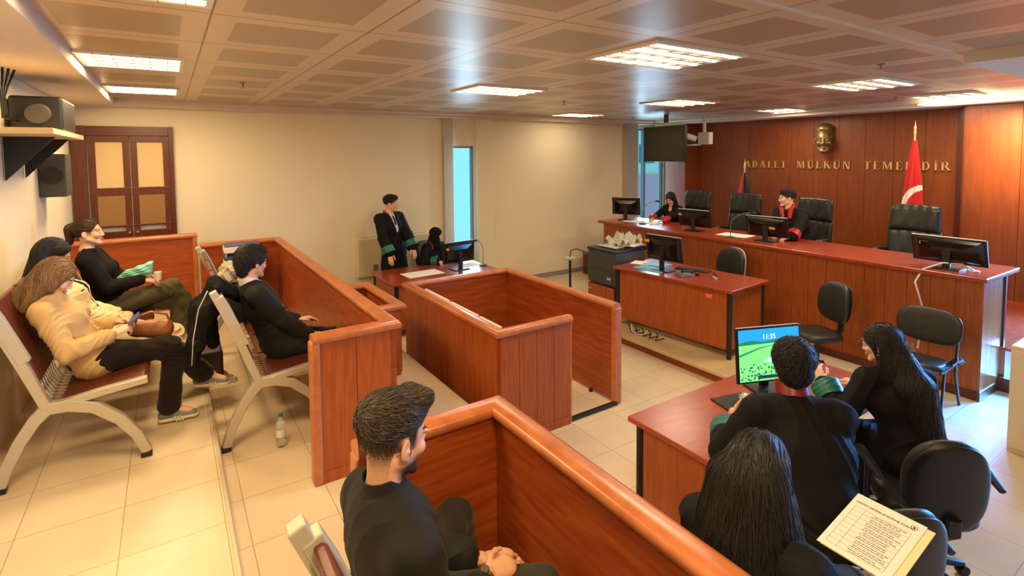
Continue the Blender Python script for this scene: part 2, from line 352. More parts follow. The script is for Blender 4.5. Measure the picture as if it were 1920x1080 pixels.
# door set at the far left of the back wall
b = B()
for lo, hi in (((-.98, 8.30, .55), (-.84, 8.38, 2.86)), ((-.84, 8.303, 2.74), (.02, 8.38, 2.857)), ((.02, 8.30, .55), (.07, 8.38, 2.86))): box(b, lo, hi)
d = obj('door_1', b, M['wooddark'], kind='structure', bevel=.004)
for i, (x0, x1) in enumerate(((-.82, -.405), (-.395, .02))):
    b = B()
    fz = ((1.42, 1.52), (1.58, 1.60), (1.98, 2.08), (2.66, 2.74), (.56, .7))
    for z0, z1 in fz: box(b, (x0, 8.32, z0), (x1, 8.36, z1))
    box(b, (x0, 8.323, .557), (x0 + .07, 8.357, 2.737)); box(b, (x1 - .07, 8.323, .557), (x1, 8.357, 2.737))
    lf = obj('door_leaf', b, M['wooddark'], d, bevel=.003)
    b = B(); box(b, (x0 + .06, 8.34, 2.07), (x1 - .06, 8.35, 2.67)); obj('upper_panel', b, M['beigepanel'], lf)
    b = B(); box(b, (x0 + .005, 8.325, 1.60), (x1 - .005, 8.335, 1.985)); obj('middle_panel', b, M['fabricbrown'], lf)
    b = B(); box(b, (x0 + .06, 8.34, .69), (x1 - .06, 8.35, 1.45)); obj('lower_panel', b, M['beigepanel'], lf)
    b = B(); sphere(b, (x1 - .035 if i == 0 else x0 + .035, 8.30, 1.50), .012, 10); obj('door_knob', b, M['brass'], lf, smooth=True)
# ---------------------------------------------------------------- courtroom joinery
RAILP = [(-.045, 0), (.045, 0), (.052, .012), (.052, .030), (.040, .046), (.020, .054), (-.020, .054), (-.040, .046), (-.052, .030), (-.052, .012)]
def board_panel(bm, a, c, z0, z1, t, wdt=.17, groove_out=True, skirt=True, kick=.0):
    """a panelled partition from a to c (2D), thickness t centred on the line, vertical boards on both faces"""
    a, c = Vector((a[0], a[1], 0)), Vector((c[0], c[1], 0)); d = c - a; ln = d.length; d.normalize(); nrm = Vector((d.y, -d.x, 0))
    mid = (a + c) / 2
    obox(bm, mid + Vector((0, 0, (z0 + z1) / 2)), d * ln / 2, nrm * (t / 2 - .006), Vector((0, 0, (z1 - z0) / 2)))
    if groove_out:
        n = max(1, round(ln / wdt)); s = ln / n
        for i in range(n):
            p = a + d * (s * (i + .5)) + nrm * (t / 2 - .003)
            obox(bm, p + Vector((0, 0, (z0 + z1) / 2)), d * (s / 2 - .0022), nrm * .006, Vector((0, 0, (z1 - z0) / 2 - .002)))
    if skirt:
        p = mid + nrm * (t / 2 + .004); obox(bm, p + Vector((0, 0, z0 + .035)), d * ln / 2, nrm * .009, Vector((0, 0, .035)))
# 1. the gallery barrier (far left run)
t = thing('gallery_barrier', 'cherry wood barrier before the man in the black suit, running to the back wall', 'barrier', (1.0, 5.5, .4))
b = B(); board_panel(b, (.74, 3.36), (1.20, 3.36), .40, 1.31, .05, .24); obj('front_panel', b, M['wood'], t, world=True, bevel=.0015)
b = B(); board_panel(b, (1.22, 3.36), (1.22, 7.785), .40, 1.31, .05, .9, skirt=False); 
obj('side_panel', b, M['wood_h'], t, world=True, bevel=.0015)
b = B(); board_panel(b, (1.23, 7.76), (.30, 7.76), .40, 1.31, .05, .45, skirt=False); obj('back_panel', b, M['wood_h'], t, world=True, bevel=.0015)
b = B(); sweep(b, RAILP, [(.70, 3.36, 1.305), (1.22, 3.36, 1.305), (1.22, 7.76, 1.305), (.30, 7.76, 1.305)]); obj('handrail', b, M['rail'], t, world=True, smooth='auto')
b = B(); box(b, (.685, 3.315, .40), (.745, 3.405, 1.315)); obj('end_post', b, M['rail'], t, world=True, bevel=.018, seg=4)
# 2. back partition on the upper step
t = thing('gallery_partition', 'cherry wood partition on the upper step behind the woman with the ponytail', 'partition', (-.3, 7.8, .55))
b = B(); board_panel(b, (.24, 7.80), (-.98, 7.80), .55, 1.45, .05, .7, skirt=False); obj('panel', b, M['wood_h'], t, world=True, bevel=.0015)
b = B(); sweep(b, RAILP, [(.28, 7.80, 1.445), (-.98, 7.80, 1.445)]); obj('handrail', b, M['rail'], t, world=True, smooth='auto')
b = B(); box(b, (.225, 7.76, .42), (.275, 7.845, 1.45)); obj('end_post', b, M['rail'], t, world=True, bevel=.015, seg=3)
# 3. small annex box
t = thing('side_stand', 'small cherry wood box stand attached to the outside of the gallery barrier', 'witness stand', (1.5, 5.1, .4))
b = B(); board_panel(b, (1.275, 4.66), (1.76, 4.66), .4, 1.03, .045, .5); obj('front_panel', b, M['wood'], t, world=True, bevel=.0015)
b = B(); board_panel(b, (1.77, 4.68), (1.77, 5.62), .4, 1.03, .045, .9, skirt=False); obj('side_panel', b, M['wood'], t, world=True, bevel=.0015)
b = B(); board_panel(b, (1.77, 5.62), (1.275, 5.62), .4, 1.03, .045, .5, skirt=False); obj('back_panel', b, M['wood_h'], t, world=True, bevel=.0015)
b = B(); sweep(b, RAILP, [(1.275, 4.66, 1.025), (1.77, 4.66, 1.025), (1.77, 5.62, 1.025), (1.275, 5.62, 1.025)]); obj('handrail', b, M['rail'], t, world=True, smooth='auto')
# 4. the dock
t = thing('defendant_dock', 'large empty cherry wood dock with an open side, in the middle of the floor', 'dock', (2.9, 4.7, 0))
b = B(); board_panel(b, (2.25, 5.66), (2.25, 3.66), 0, .955, .05, .2, skirt=False); obj('left_panel', b, M['wood'], t, world=True, bevel=.0015)
b = B(); board_panel(b, (2.25, 3.66), (2.99, 3.66), 0, .955, .05, .21); obj('front_panel', b, M['wood'], t, world=True, bevel=.0015)
b = B(); board_panel(b, (3.62, 5.66), (2.25, 5.66), 0, .955, .05, .7, skirt=False); obj('back_panel', b, M['wood_h'], t, world=True, bevel=.0015)
b = B(); board_panel(b, (3.62, 3.70), (3.62, 5.66), .02, .955, .05, 2.0, skirt=False); obj('right_panel', b, M['wood_h'], t, world=True, bevel=.0015)
b = B(); sweep(b, RAILP, [(3.01, 3.66, .95), (2.25, 3.66, .95), (2.25, 5.66, .95), (3.62, 5.66, .95), (3.62, 3.68, .95)]); obj('handrail', b, M['rail'], t, world=True, smooth='auto')
for lo, hi in (((3.575, 3.655, 0), (3.665, 3.715, .96)), ((2.985, 3.63, 0), (3.015, 3.69, .955))):
    b = B(); box(b, lo, hi); obj('end_post', b, M['rail'], t, world=True, bevel=.012, seg=3)
b = B(); box(b, (3.0, 3.64, .0), (3.6, 3.68, .035)); obj('threshold_bar', b, M['black'], t, world=True, bevel=.004)
for i, (y0, y1) in enumerate(((3.74, 4.10), (4.14, 4.68), (4.72, 5.30))):
    b = B(); box(b, (2.305, y0, .955), (2.335, y1, .995)); obj('cream_slat', b, M['cream'], t, world=True, bevel=.003)
b = B(); lathe(b, [(0, 0), (.02, 0), (.022, .01), (.015, .03), (0, .03)], 3.585, 4.02, .0, 12); obj('foot', b, M['black'], t, world=True, smooth='auto')
# 5. near barrier
t = thing('gallery_barrier', 'nearest cherry wood barrier, around the man in the black shirt', 'barrier', (1.1, .8, .4))
b = B(); board_panel(b, (.60, 1.98), (1.20, 1.98), .40, 1.31, .05, .7, skirt=False); obj('front_panel', b, M['wood_h'], t, world=True, bevel=.0015)
b = B(); board_panel(b, (1.20, -.9), (1.20, 1.98), .40, 1.31, .05, .9, skirt=False); obj('side_panel', b, M['wood_h'], t, world=True, bevel=.0015)
b = B(); sweep(b, RAILP, [(.56, 1.98, 1.305), (1.20, 1.98, 1.305), (1.20, -.9, 1.305)]); obj('handrail', b, M['rail'], t, world=True, smooth='auto')
b = B(); box(b, (.55, 1.935, .4), (.60, 2.025, 1.31)); obj('end_post', b, M['rail'], t, world=True, bevel=.015, seg=3)
# 6. judges' bench (local frame: x outwards from front face, y along)
def rot_thing(*a, **k): return thing(*a, **k)
t = rot_thing('judges_bench', 'long raised cherry wood judges bench facing the room', 'judges bench', (6.58, 1.72, 0), -.0215)
b = B(); box(b, (.02, .02, 0), (.55, 5.42, 1.19))
nb = 26
for i in range(nb):
    y0 = .0 + i * 5.44 / nb; box(b, (0, y0 + .0015, .09), (.03, y0 + 5.44 / nb - .0015, 1.185))
obj('front_panel', b, M['wood'], t, bevel=.0015)
b = B(); box(b, (-.012, -.005, 0), (.02, 5.45, .09)); box(b, (-.02, -.02, 0), (.55, .01, .09)); obj('plinth', b, M['wooddark'], t, bevel=.004)
b = B()
for i in range(4): box(b, (.0 + i * .135 + .002, -.012, .09), (.0 + (i + 1) * .135 - .002, .02, 1.185))
obj('end_panel', b, M['woodg'], t, bevel=.0015)
b = B(); box(b, (-.075, -.05, 1.19), (.86, 5.52, 1.235)); obj('bench_top', b, M['top'], t, bevel=.008, seg=3)
b = B(); box(b, (.545, -.03, .42), (.585, 5.4, 1.19)); obj('edge_post', b, M['wooddark'], t, bevel=.003)
# judges' dais
b = B(); box(b, (7.10, 1.74, 0), (9.4, 6.95, .42)); box(b, (7.10, 6.95, 0), (9.4, 8.2, .42)); obj('floor_dais', b, M['wooddark'], kind='structure')
b = B(); box(b, (7.08, 1.60, .42), (9.4, 8.2, .45)); obj('trim_10', b, M['top'], kind='structure', bevel=.006)
b = B(); 
for i in range(9): box(b, (7.12 + i * .14, 1.66, .14), (7.12 + (i + 1) * .14 - .005, 1.74, .42))
obj('trim_11', b, M['woodg'], kind='structure', bevel=.0015)
b = B(); box(b, (7.05, 1.50, 0), (9.4, 1.74, .14)); obj('trim_12', b, M['wooddark'], kind='structure', bevel=.004)

# ---------------------------------------------------------------- desks
def desk(label, loc, rz, lx, ly, h, panel_sides, group=None, z=0, legoff=.06):
    """local: origin at the centre on the floor"""
    t = thing('court_desk', label, 'desk', (loc[0], loc[1], z), rz, group)
    b = B(); box(b, (-lx / 2, -ly / 2, h - .035), (lx / 2, ly / 2, h)); obj('desk_top', b, M['top'], t, bevel=.006, seg=3)
    for sx in (-1, 1):
        for sy in (-1, 1):
            b = B(); px, py = sx * (lx / 2 - legoff), sy * (ly / 2 - legoff)
            tube(b, [(px, py, 0), (px, py, h - .035)], .028, 12)
            obj('leg', b, M['black'], t, smooth='auto')
    for s in panel_sides:
        b = B()
        if s == '-x': box(b, (-lx / 2 + legoff - .01, -ly / 2 + legoff + .03, .10), (-lx / 2 + legoff + .01, ly / 2 - legoff - .03, h - .035))
        if s == '+x': box(b, (lx / 2 - legoff - .01, -ly / 2 + legoff + .03, .10), (lx / 2 - legoff + .01, ly / 2 - legoff - .03, h - .035))
        if s == '-y': box(b, (-lx / 2 + legoff + .03, -ly / 2 + legoff - .01, .10), (lx / 2 - legoff - .03, -ly / 2 + legoff + .01, h - .035))
        if s == '+y': box(b, (-lx / 2 + legoff + .03, ly / 2 - legoff - .01, .10), (lx / 2 - legoff - .03, ly / 2 - legoff + .01, h - .035))
        obj('modesty_panel', b, M['wood'], t, bevel=.002)
    return t
clerk = desk('cherry desk on the low podium in front of the judges bench', (5.53, 4.38), .078, .84, 1.74, .80, ['-x', '-y'], z=.125)
b = B(); box(b, (-.373, -.60, .655), (-.370, -.52, .70)); obj('sticker', b, M['orange'], clerk)
near = desk('red topped desk nearest the camera, where two robed people sit at a lit monitor', (3.42, 1.98), 0, 1.94, .82, .75, ['-x', '+y'])
back = desk('desk by the back wall where the headscarfed woman sits', (3.27, 7.10), 0, 1.66, .96, .75, ['-x', '-y'])

# ---------------------------------------------------------------- waiting benches
def arm_profile(pts_c, wd):
    """closed outline around a centreline of (u, z) with half widths"""
    L_, R_ = [], []
    n = len(pts_c)
    for i in range(n):
        p0 = Vector(pts_c[max(0, i - 1)]); p1 = Vector(pts_c[min(n - 1, i + 1)]); d = (p1 - p0).normalized(); nn = Vector((-d.y, d.x)); h = wd[i]
        L_.append(tuple(Vector(pts_c[i]) + nn * h)); R_.append(tuple(Vector(pts_c[i]) - nn * h))
    return L_ + R_[::-1]
def wait_bench(label, hx, z, y0, y1, nseat, seatlist=None):
    t = thing('waiting_bench', label, 'bench', (hx, y0, z), 0, 'metal waiting benches in the gallery')
    ln = y1 - y0
    ys = [0] + [ln * k / nseat for k in (range(1, nseat) if nseat > 3 else [])][1:2] + [ln]
    for yy in (0, ln):
        b = B()
        front = [(0, .44), (.10, .435), (.22, .39), (.34, .28), (.42, .16), (.47, .03)]
        rear = [(0, .44), (-.06, .38), (-.13, .27), (-.19, .14), (-.225, .03)]
        prism(b, arm_profile(front, [.035, .036, .034, .032, .030, .028]), 'y', yy - .025, yy + .025)
        prism(b, arm_profile(rear, [.036, .034, .032, .03, .028]), 'y', yy - .0245, yy + .0245)
        obj('leg_frame', b, M['metal'], t, bevel=.006)
        b = B(); prism(b, arm_profile([(0, .44), (.25, .475), (.49, .50)], [.022, .022, .02]), 'y', yy - .024, yy + .024); obj('seat_rail', b, M['metal'], t, bevel=.005)
        b = B(); prism(b, arm_profile([(0, .44), (-.10, .72), (-.20, .98), (-.27, 1.14)], [.026, .027, .026, .024]), 'y', yy - .026, yy + .026)
        prism(b, arm_profile([(-.085, .735), (-.19, 1.0), (-.235, 1.10)], [.03, .031, .028]), 'y', yy - .029, yy + .029)
        obj('back_rail', b, M['metal'], t, bevel=.006)
        for u in (-.225, .465):
            b = B(); box(b, (u - .03, yy - .028, 0), (u + .03, yy + .028, .035)); obj('foot_cap', b, M['black'], t, bevel=.006)
    b = B(); box(b, (-.05, 0, .40), (0.0, ln, .45)); obj('cross_beam', b, M['metal'], t, bevel=.005)
    s = ln / nseat
    for i in range(nseat):
        a, c = i * s + .035, (i + 1) * s - .02
        b = B(); rings = []
        for yy in (a, a + .02, c - .02, c):
            k = .0 if yy in (a, c) else .012
            rings.append([(.06, yy, .462 - k * .4), (.25, yy, .478), (.47, yy, .505), (.50, yy, .49), (.48, yy, .475), (.06, yy, .445)])
            rings[-1] = [(u, y_, z_ + (k if q < 3 else 0)) for q, (u, y_, z_) in enumerate(rings[-1])]
        loft(b, rings); obj('seat_pad', b, M['vinyl'], t, bevel=.008)
        b = B(); rings = []
        for yy in (a, a + .02, c - .02, c):
            k = .0 if yy in (a, c) else .012
            r0 = [(-.035, .60), (-.09, .76), (-.18, 1.0), (-.215, 1.09), (-.235, 1.08), (-.20, .99), (-.11, .74), (-.055, .59)]
            rings.append([(u + (k if q < 4 else 0), yy, z_) for q, (u, z_) in enumerate(r0)])
        loft(b, rings); obj('back_pad', b, M['vinyl'], t, bevel=.008)
        b = B()
        for k in range(9):
            yy = a + .03 + (c - a - .06) * k / 8
            tube(b, [(.075, yy, .455), (.0, yy, .46), (-.03, yy, .52), (-.045, yy, .60)], .004, 6)
        obj('wire_grille', b, M['chrome'], t, smooth=True)
    return t
wait_bench('pale metal bench with brown pads under the three women by the left wall', -.65, .55, 4.03, 6.30, 4)
wait_bench('pale metal bench with brown pads where the man in the black suit sits', .49, .40, 4.09, 6.25, 4)
wait_bench('pale metal bench beside the man in the black shirt, cut off by the bottom edge', .50, .40, -.2, 1.36, 3)

# ---------------------------------------------------------------- monitors, keyboards, telephones
def monitor(label, loc, rz, w=.52, h=.32, tilt=.12, sticker=None, group='black desktop monitors', bz=.10, baseshape='rect'):
    """local: screen faces -y, back to +y"""
    t = thing('monitor', label, 'monitor', loc, rz, group)
    R = Matrix.Translation((0, 0, bz + h / 2)) @ Matrix.Rotation(-tilt, 4, 'X')
    b = B(); box(b, (-w / 2, -.012, -h / 2), (w / 2, .010, h / 2)); xform(b, R); obj('bezel', b, M['black'], t, bevel=.005)
    b = B(); rings = [[(-w * .46, .009, -h * .44), (w * .46, .009, -h * .44), (w * .46, .009, h * .44), (-w * .46, .009, h * .44)],
                      [(-w * .40, .028, -h * .36), (w * .40, .028, -h * .36), (w * .40, .028, h * .34), (-w * .40, .028, h * .34)],
                      [(-w * .22, .045, -h * .30), (w * .22, .045, -h * .30), (w * .22, .045, h * .16), (-w * .22, .045, h * .16)]]
    loft(b, rings); xform(b, R); obj('rear_shell', b, M['blackg'], t, bevel=.006)
    b = B(); box(b, (-w / 2 + .016, -.0135, -h / 2 + .02), (w / 2 - .016, -.0122, h / 2 - .016)); xform(b, R); scr = obj('screen', b, M['blackg'], t)
    b = B(); box(b, (-w / 2 + .01, -.010, h / 2 - .0005), (w / 2 - .01, .006, h / 2 + .003)); xform(b, R); obj('top_strip', b, M['lgrey'], t)
    b = B(); box(b, (-.035, .03, .01), (.035, .055, bz + h * .55)); obj('stand_neck', b, M['black'], t, bevel=.006)
    b = B(); box(b, (-.13, -.09, 0), (.13, .11, .014)); obj('stand_base', b, M['black'], t, bevel=.006)
    if sticker:
        b = B(); sx, sz = sticker; yy = .046 if abs(sx) < .13 else (.034 if abs(sx) < .19 else .030); box(b, (sx - .040, yy, sz - .018), (sx + .040, yy + .002, sz + .018)); xform(b, R); obj('sticker', b, M['yellow'], t)
    t['_R'] = 0; del t['_R']
    return t, R
A90 = -PI / 2     # screen towards +x : rotate so -y -> +x  => rz = +90deg
def face(ax, ay):  # rz such that local -y points to (ax, ay)
    return math.atan2(ay, ax) + PI / 2
bt = 1.235
monitor('black monitor seen nearly edge on at the far window end of the judges bench', (7.06, 6.95, bt), face(1, .55), sticker=None)
monitor('black monitor on the judges bench beside the long haired woman', (6.93, 5.34, bt), face(1, .12), .56, .28, .26, sticker=(.22, .06), bz=.06)
monitor('black monitor on the judges bench in front of the man with the red collar', (6.90, 4.12, bt), face(1, .10), .58, .29, .26, sticker=(-.09, .0), bz=.06)
monitor('black monitor at the near end of the judges bench in front of the empty chair', (6.78, 2.06, bt), face(1, -.02), .64, .29, .30, sticker=(.20, .07), bz=.05)
monitor('black monitor on the podium desk, seen from behind', (5.40, 4.63, .925), face(1, .05), .56, .33, sticker=(.25, .08), bz=.13)
monitor('black monitor on the back wall desk, hiding the woman in the headscarf', (3.60, 6.98, .75), face(-.1, 1), .54, .32, sticker=(.20, .07), bz=.10)
mt, R = monitor('lit monitor showing a blue sky and green fields on the nearest desk', (3.57, 2.10, .75), face(-math.sin(.37), -math.cos(.37)), .53, .39, .10, group='black desktop monitors', bz=.07)
# screen picture: flat artwork on the panel
def emis(name, c, s=1.25): return mat(name, (0, 0, 0, 1), .4, emit=c, estr=s)
W2, H2 = .53 / 2 - .017, .40 / 2 - .018
def flat(pts, m, dy, name):
    b = B(); vs = [b.verts.new((x * W2, -.0136 - dy, z * H2)) for x, z in pts]; b.faces.new(vs); xform(b, R)
    return obj(name, b, m, mt)
flat([(-1, -1), (1, -1), (1, 1), (-1, 1)], emis('screen_sky', rgb(34, 150, 250)), .0, 'wallpaper_sky')
flat([(-1, -1), (1, -1), (1, .50), (.5, .52), (0, .46), (-.5, .55), (-1, .50)], emis('screen_green', rgb(120, 220, 120)), .0004, 'wallpaper_field')
flat([(-1, .50), (-.6, .58), (-.2, .50), (.3, .56), (.7, .62), (1, .52), (1, .44), (.4, .44), (-.3, .42), (-1, .40)], emis('screen_hill', rgb(30, 120, 80)), .0008, 'wallpaper_hill')
flat([(-.2, -.25), (.1, -.05), (.6, .12), (1, .18), (1, -.3), (.4, -.4)], emis('screen_pale', rgb(190, 220, 250)), .0008, 'wallpaper_lake')
flat([(-1, .05), (-.3, .30), (.2, .35), (-.3, .24), (-1, -.05)], emis('screen_band', rgb(40, 140, 90)), .0010, 'wallpaper_path')
b = B()
rr = random.Random(3)
for i in range(90):
    x, z = rr.uniform(-.97, .97), rr.uniform(-.95, -.35); s = rr.uniform(.015, .04)
    vs = [b.verts.new(((x + s * math.cos(a)) * W2, -.0148, (z + s * 1.1 * math.sin(a)) * H2)) for a in (0, 1.2, 2.4, 3.6, 4.8)]; b.faces.new(vs)
xform(b, R); obj('wallpaper_trees', b, emis('screen_tree', rgb(16, 84, 60)), mt)
b = B()
for x0, x1, z0, z1 in ((-.42, .42, -.93, -.80),): 
    vs = [b.verts.new((x * W2, -.0150, z * H2)) for x, z in ((x0, z0), (x1, z0), (x1, z1), (x0, z1))]; b.faces.new(vs)
xform(b, R); obj('taskbar', b, emis('screen_bar', rgb(20, 60, 66)), mt)
def text_mesh(s, size, ext=.0005, shear=0):
    cu = bpy.data.curves.new('txt', 'FONT'); cu.body = s; cu.size = size; cu.extrude = ext; cu.align_x = 'CENTER'; cu.align_y = 'CENTER'
    o = bpy.data.objects.new('txt', cu); C.objects.link(o); bpy.context.view_layer.update()
    me = bpy.data.meshes.new_from_object(o.evaluated_get(bpy.context.evaluated_depsgraph_get()))
    bpy.data.objects.remove(o); bpy.data.curves.remove(cu); return me
me = text_mesh('11:35', .05); me.transform(R @ Matrix.Translation((.0, -.0152, .68 * H2)) @ Matrix.Rotation(PI / 2, 4, 'X'))
obj('clock_digits', me, emis('screen_white', rgb(230, 245, 255), 1.4), mt)

def keyboard(label, loc, rz):
    t = thing('keyboard', label, 'keyboard', loc, rz, 'black keyboards')
    b = B(); box(b, (-.22, -.07, 0), (.22, .07, .018)); obj('case', b, M['black'], t, bevel=.005)
    b = B()
    for r in range(5):
        for k in range(15): box(b, (-.205 + k * .0275, -.058 + r * .0235, .018), (-.205 + k * .0275 + .023, -.058 + r * .0235 + .019, .023))
    obj('keys', b, M['dgrey'], t)
    return t
keyboard('black keyboard on the podium desk behind the monitor', (5.72, 4.42, .925), PI / 2 + .25)
def phone_desk(label, loc, rz):
    t = thing('desk_telephone', label, 'telephone', loc, rz, 'dark desk telephones')
    b = B(); prism(b, [(-.09, 0), (.09, 0), (.09, .055), (-.09, .022)], 'x', -.08, .08); obj('body', b, M['grey'], t, bevel=.006)
    b = B(); tube(b, [(-.055, -.075, .05), (-.055, -.05, .062), (-.055, .05, .075), (-.055, .078, .068)], [.02, .014, .014, .02], 10); obj('handset', b, M['black'], t, smooth=True)
    b = B()
    for i in range(4):
        for j in range(3): box(b, (.0 + j * .022, -.06 + i * .024, .03 + i * .007), (.016 + j * .022, -.045 + i * .024, .042 + i * .007))
    obj('keypad', b, M['lgrey'], t)
phone_desk('grey desk telephone with a black handset on the podium desk', (5.38, 4.28, .925), 1.2)
t = thing('stapler', 'small black stapler on the podium desk near its right end', 'stapler', (5.57, 3.98, .925), .9)
b = B(); box(b, (-.06, -.018, 0), (.06, .018, .012)); obj('stapler_base', b, M['lgrey'], t, bevel=.004)
b = B(); prism(b, [(-.065, .03), (.06, .045), (.065, .06), (-.065, .045)], 'y', -.015, .015); obj('stapler_arm', b, M['black'], t, bevel=.005)
def mouse(label, loc, rz=0):
    b = B(); sphere(b, (0, 0, .012), 1, 14, (.055, .03, .018)); o = obj('mouse', b, M['black'], smooth=True); o.location = loc; o.rotation_euler.z = rz
    tag(o, label, 'mouse'); return o
mouse('black computer mouse on the podium desk beside the telephone', (5.52, 4.20, .937), 1)
# papers and folders
def sheet(label, cat, loc, rz, lx, ly, h, m, group=None, name='paper_sheets', curl=0):
    b = B(); box(b, (-lx / 2, -ly / 2, 0), (lx / 2, ly / 2, h)); o = obj(name, b, m, bevel=.001); o.location = loc; o.rotation_euler.z = rz
    return tag(o, label, cat, group)
sheet('loose white papers at the left end of the podium desk', 'papers', (5.53, 5.10, .925), .4, .22, .32, .006, M['paper'])
sheet('blue paper file lying on the podium desk', 'file', (5.60, 4.92, .925), .2, .24, .33, .012, M['lblue'], name='paper_file')
sheet('light blue file under the monitor on the podium desk', 'file', (5.32, 4.78, .925), .1, .20, .44, .008, M['lblue'], name='paper_file')
sheet('large white paper spread before the standing robed man', 'papers', (3.03, 7.02, .75), .05, .56, .34, .003, M['paper'])
sheet('white papers beside the monitor on the back wall desk', 'papers', (3.86, 7.16, .75), .2, .30, .22, .003, M['paper'])
sheet('white papers between the two middle monitors on the judges bench', 'papers', (7.02, 4.68, 1.237), .1, .32, .46, .004, M['paper'])
sheet('bluish white papers by the microphone at the window end of the judges bench', 'papers', (7.02, 6.72, 1.237), .2, .26, .34, .004, M['paper'])
sheet('white page that the long haired woman on the judges bench writes on', 'papers', (7.08, 6.38, 1.237), .1, .24, .32, .004, M['paper'])
sheet('small white paper under the hand of the robed man at the nearest desk', 'papers', (2.88, 1.88, .75), .2, .24, .16, .003, M['paper'])
t = thing('tablet_case', 'black folder with a crumpled clear wrapper on the nearest desk', 'folder', (3.20, 2.10, .75), -.25)
b = B(); box(b, (-.14, -.10, 0), (.14, .10, .012)); obj('cover', b, M['black'], t, bevel=.004)
b = B(); g = bmesh.ops.create_icosphere(b, subdivisions=3, radius=.05)
for v in g['verts']: v.co = v.co * (1 + .35 * math.sin(v.co.x * 160 + v.co.y * 90) * math.sin(v.co.z * 130 + 1)); v.co.z = v.co.z * .45 + .03; v.co.x += .07; v.co.y -= .02
obj('clear_wrapper', b, mat('wrapper', rgb(190, 180, 165), .2, .2), t)
b = B(); box(b, (-.075, -.04, 0), (.075, .04, .009)); o = obj('mobile_phone', b, M['blue'], bevel=.004); o.location = (3.16, 1.93, .752); o.rotation_euler.z = -.45
tag(o, 'dark blue mobile phone lying beside the black folder on the nearest desk', 'phone')
# goose neck microphones
def microphone(label, loc, rz, h=.36, reach=.14, group='gooseneck microphones'):
    t = thing('microphone', label, 'microphone', loc, rz, group)
    b = B(); lathe(b, [(0, 0), (.06, 0), (.062, .008), (.05, .018), (0, .02)], seg=20); obj('mic_base', b, M['dgrey'], t, smooth='auto')
    pts = [(0, 0, .018), (0, 0, h * .5)] + [(reach * (1 - math.cos(a)), 0, h * .5 + h * .5 * math.sin(a)) for a in (.4, .8, 1.2, 1.5)]
    b = B(); tube(b, pts, .005, 8); obj('gooseneck', b, M['grey'], t, smooth=True)
    e = pts[-1]; b = B(); tube(b, [e, (e[0] + .03, 0, e[2] + .004), (e[0] + .075, 0, e[2] - .012)], [.010, .017, .013], 12); obj('mic_head', b, M['black'], t, smooth=True)
microphone('gooseneck microphone on the judges bench before the writing woman', (6.88, 6.38, bt), -.6, .40, .24)
microphone('gooseneck microphone on the judges bench before the man with the red collar', (6.78, 4.60, bt), -1.3, .38, .30)
microphone('gooseneck microphone at the right end of the back wall desk', (4.02, 6.98, .75), PI * .95, .40, .10)
microphone('gooseneck microphone standing behind the lit monitor', (3.95, 2.22, .75), PI * .8, .36, .06)
# printer on its cabinet, newspapers
t = thing('pedestal_cabinet', 'small cherry cabinet with an orange sticker under the printer', 'cabinet', (5.48, 5.60, .125))
b = B(); box(b, (5.20, 5.32, .125), (5.76, 5.88, .565)); obj('body', b, M['wooddark'], t, world=True, bevel=.003)
b = B(); box(b, (5.183, 5.33, .135), (5.20, 5.87, .555)); dr = obj('door', b, M['wood'], t, world=True, bevel=.003)
b = B(); box(b, (5.180, 5.80, .47), (5.183, 5.85, .50)); obj('sticker', b, M['orange'], dr, world=True)
b = B(); tube(b, [(5.178, 5.50, .545), (5.172, 5.49, .48), (5.176, 5.50, .40)], .003, 6); obj('red_ribbon', b, M['red'], dr, world=True)
t = thing('laser_printer', 'bulky dark grey laser printer on the cabinet beside the podium desk', 'printer', (5.48, 5.60, .565))
b = B(); box(b, (5.18, 5.30, .58), (5.78, 5.88, 1.06)); obj('housing', b, M['dgrey'], t, world=True, bevel=.018, seg=3)
b = B(); prism(b, [(5.17, 1.06), (5.80, 1.06), (5.80, 1.13), (5.55, 1.13), (5.40, 1.09), (5.17, 1.09)], 'y', 5.29, 5.89); obj('top_cover', b, M['black'], t, world=True, bevel=.008)
b = B(); box(b, (5.172, 5.36, .79), (5.18, 5.84, .80)); box(b, (5.172, 5.36, .60), (5.178, 5.80, .78)); obj('paper_tray', b, M['dgrey'], t, world=True, bevel=.002)
b = B()
for k in range(7): box(b, (5.30 + k * .05, 5.296, .66), (5.335 + k * .05, 5.30, .72))
obj('side_vent', b, M['black'], t, world=True)
b = B(); box(b, (5.17, 5.38, .67), (5.172, 5.46, .70)); obj('badge', b, M['lgrey'], t, world=True)
b = B(); prism(b, [(5.30, 1.10), (5.62, 1.10), (5.62, 1.115), (5.30, 1.115)], 'y', 5.42, 5.80); obj('output_tray', b, M['lgrey'], t, world=True, bevel=.003)
for k in range(4):
    pass
b = B(); nn = 14
vs = [[b.verts.new((5.42 + .34 * i / nn, 5.34 + .42 * j / nn, 1.14 + .05 * math.sin(i * .9 + j * .5) + .05 * math.sin(j * 1.1) + (.06 if i > 8 else 0))) for j in range(nn + 1)] for i in range(nn + 1)]
for i in range(nn):
    for j in range(nn): b.faces.new((vs[i][j], vs[i + 1][j], vs[i + 1][j + 1], vs[i][j + 1]))
npm = mat('newsprint', rgb(226, 220, 204), .85, col2=rgb(226, 220, 204))
n_ = npm.node_tree.nodes; bk = n_.new('ShaderNodeTexBrick'); bk.inputs['Scale'].default_value = 22; bk.inputs['Color1'].default_value = rgb(90, 88, 84); bk.inputs['Color2'].default_value = rgb(150, 146, 138); bk.inputs['Mortar'].default_value = rgb(232, 226, 212); bk.inputs['Mortar Size'].default_value = .05
tcn = n_.new('ShaderNodeTexCoord'); npm.node_tree.links.new(tcn.outputs['Object'], bk.inputs[0]); npm.node_tree.links.new(bk.outputs[0], n_['Principled BSDF'].inputs['Base Color'])
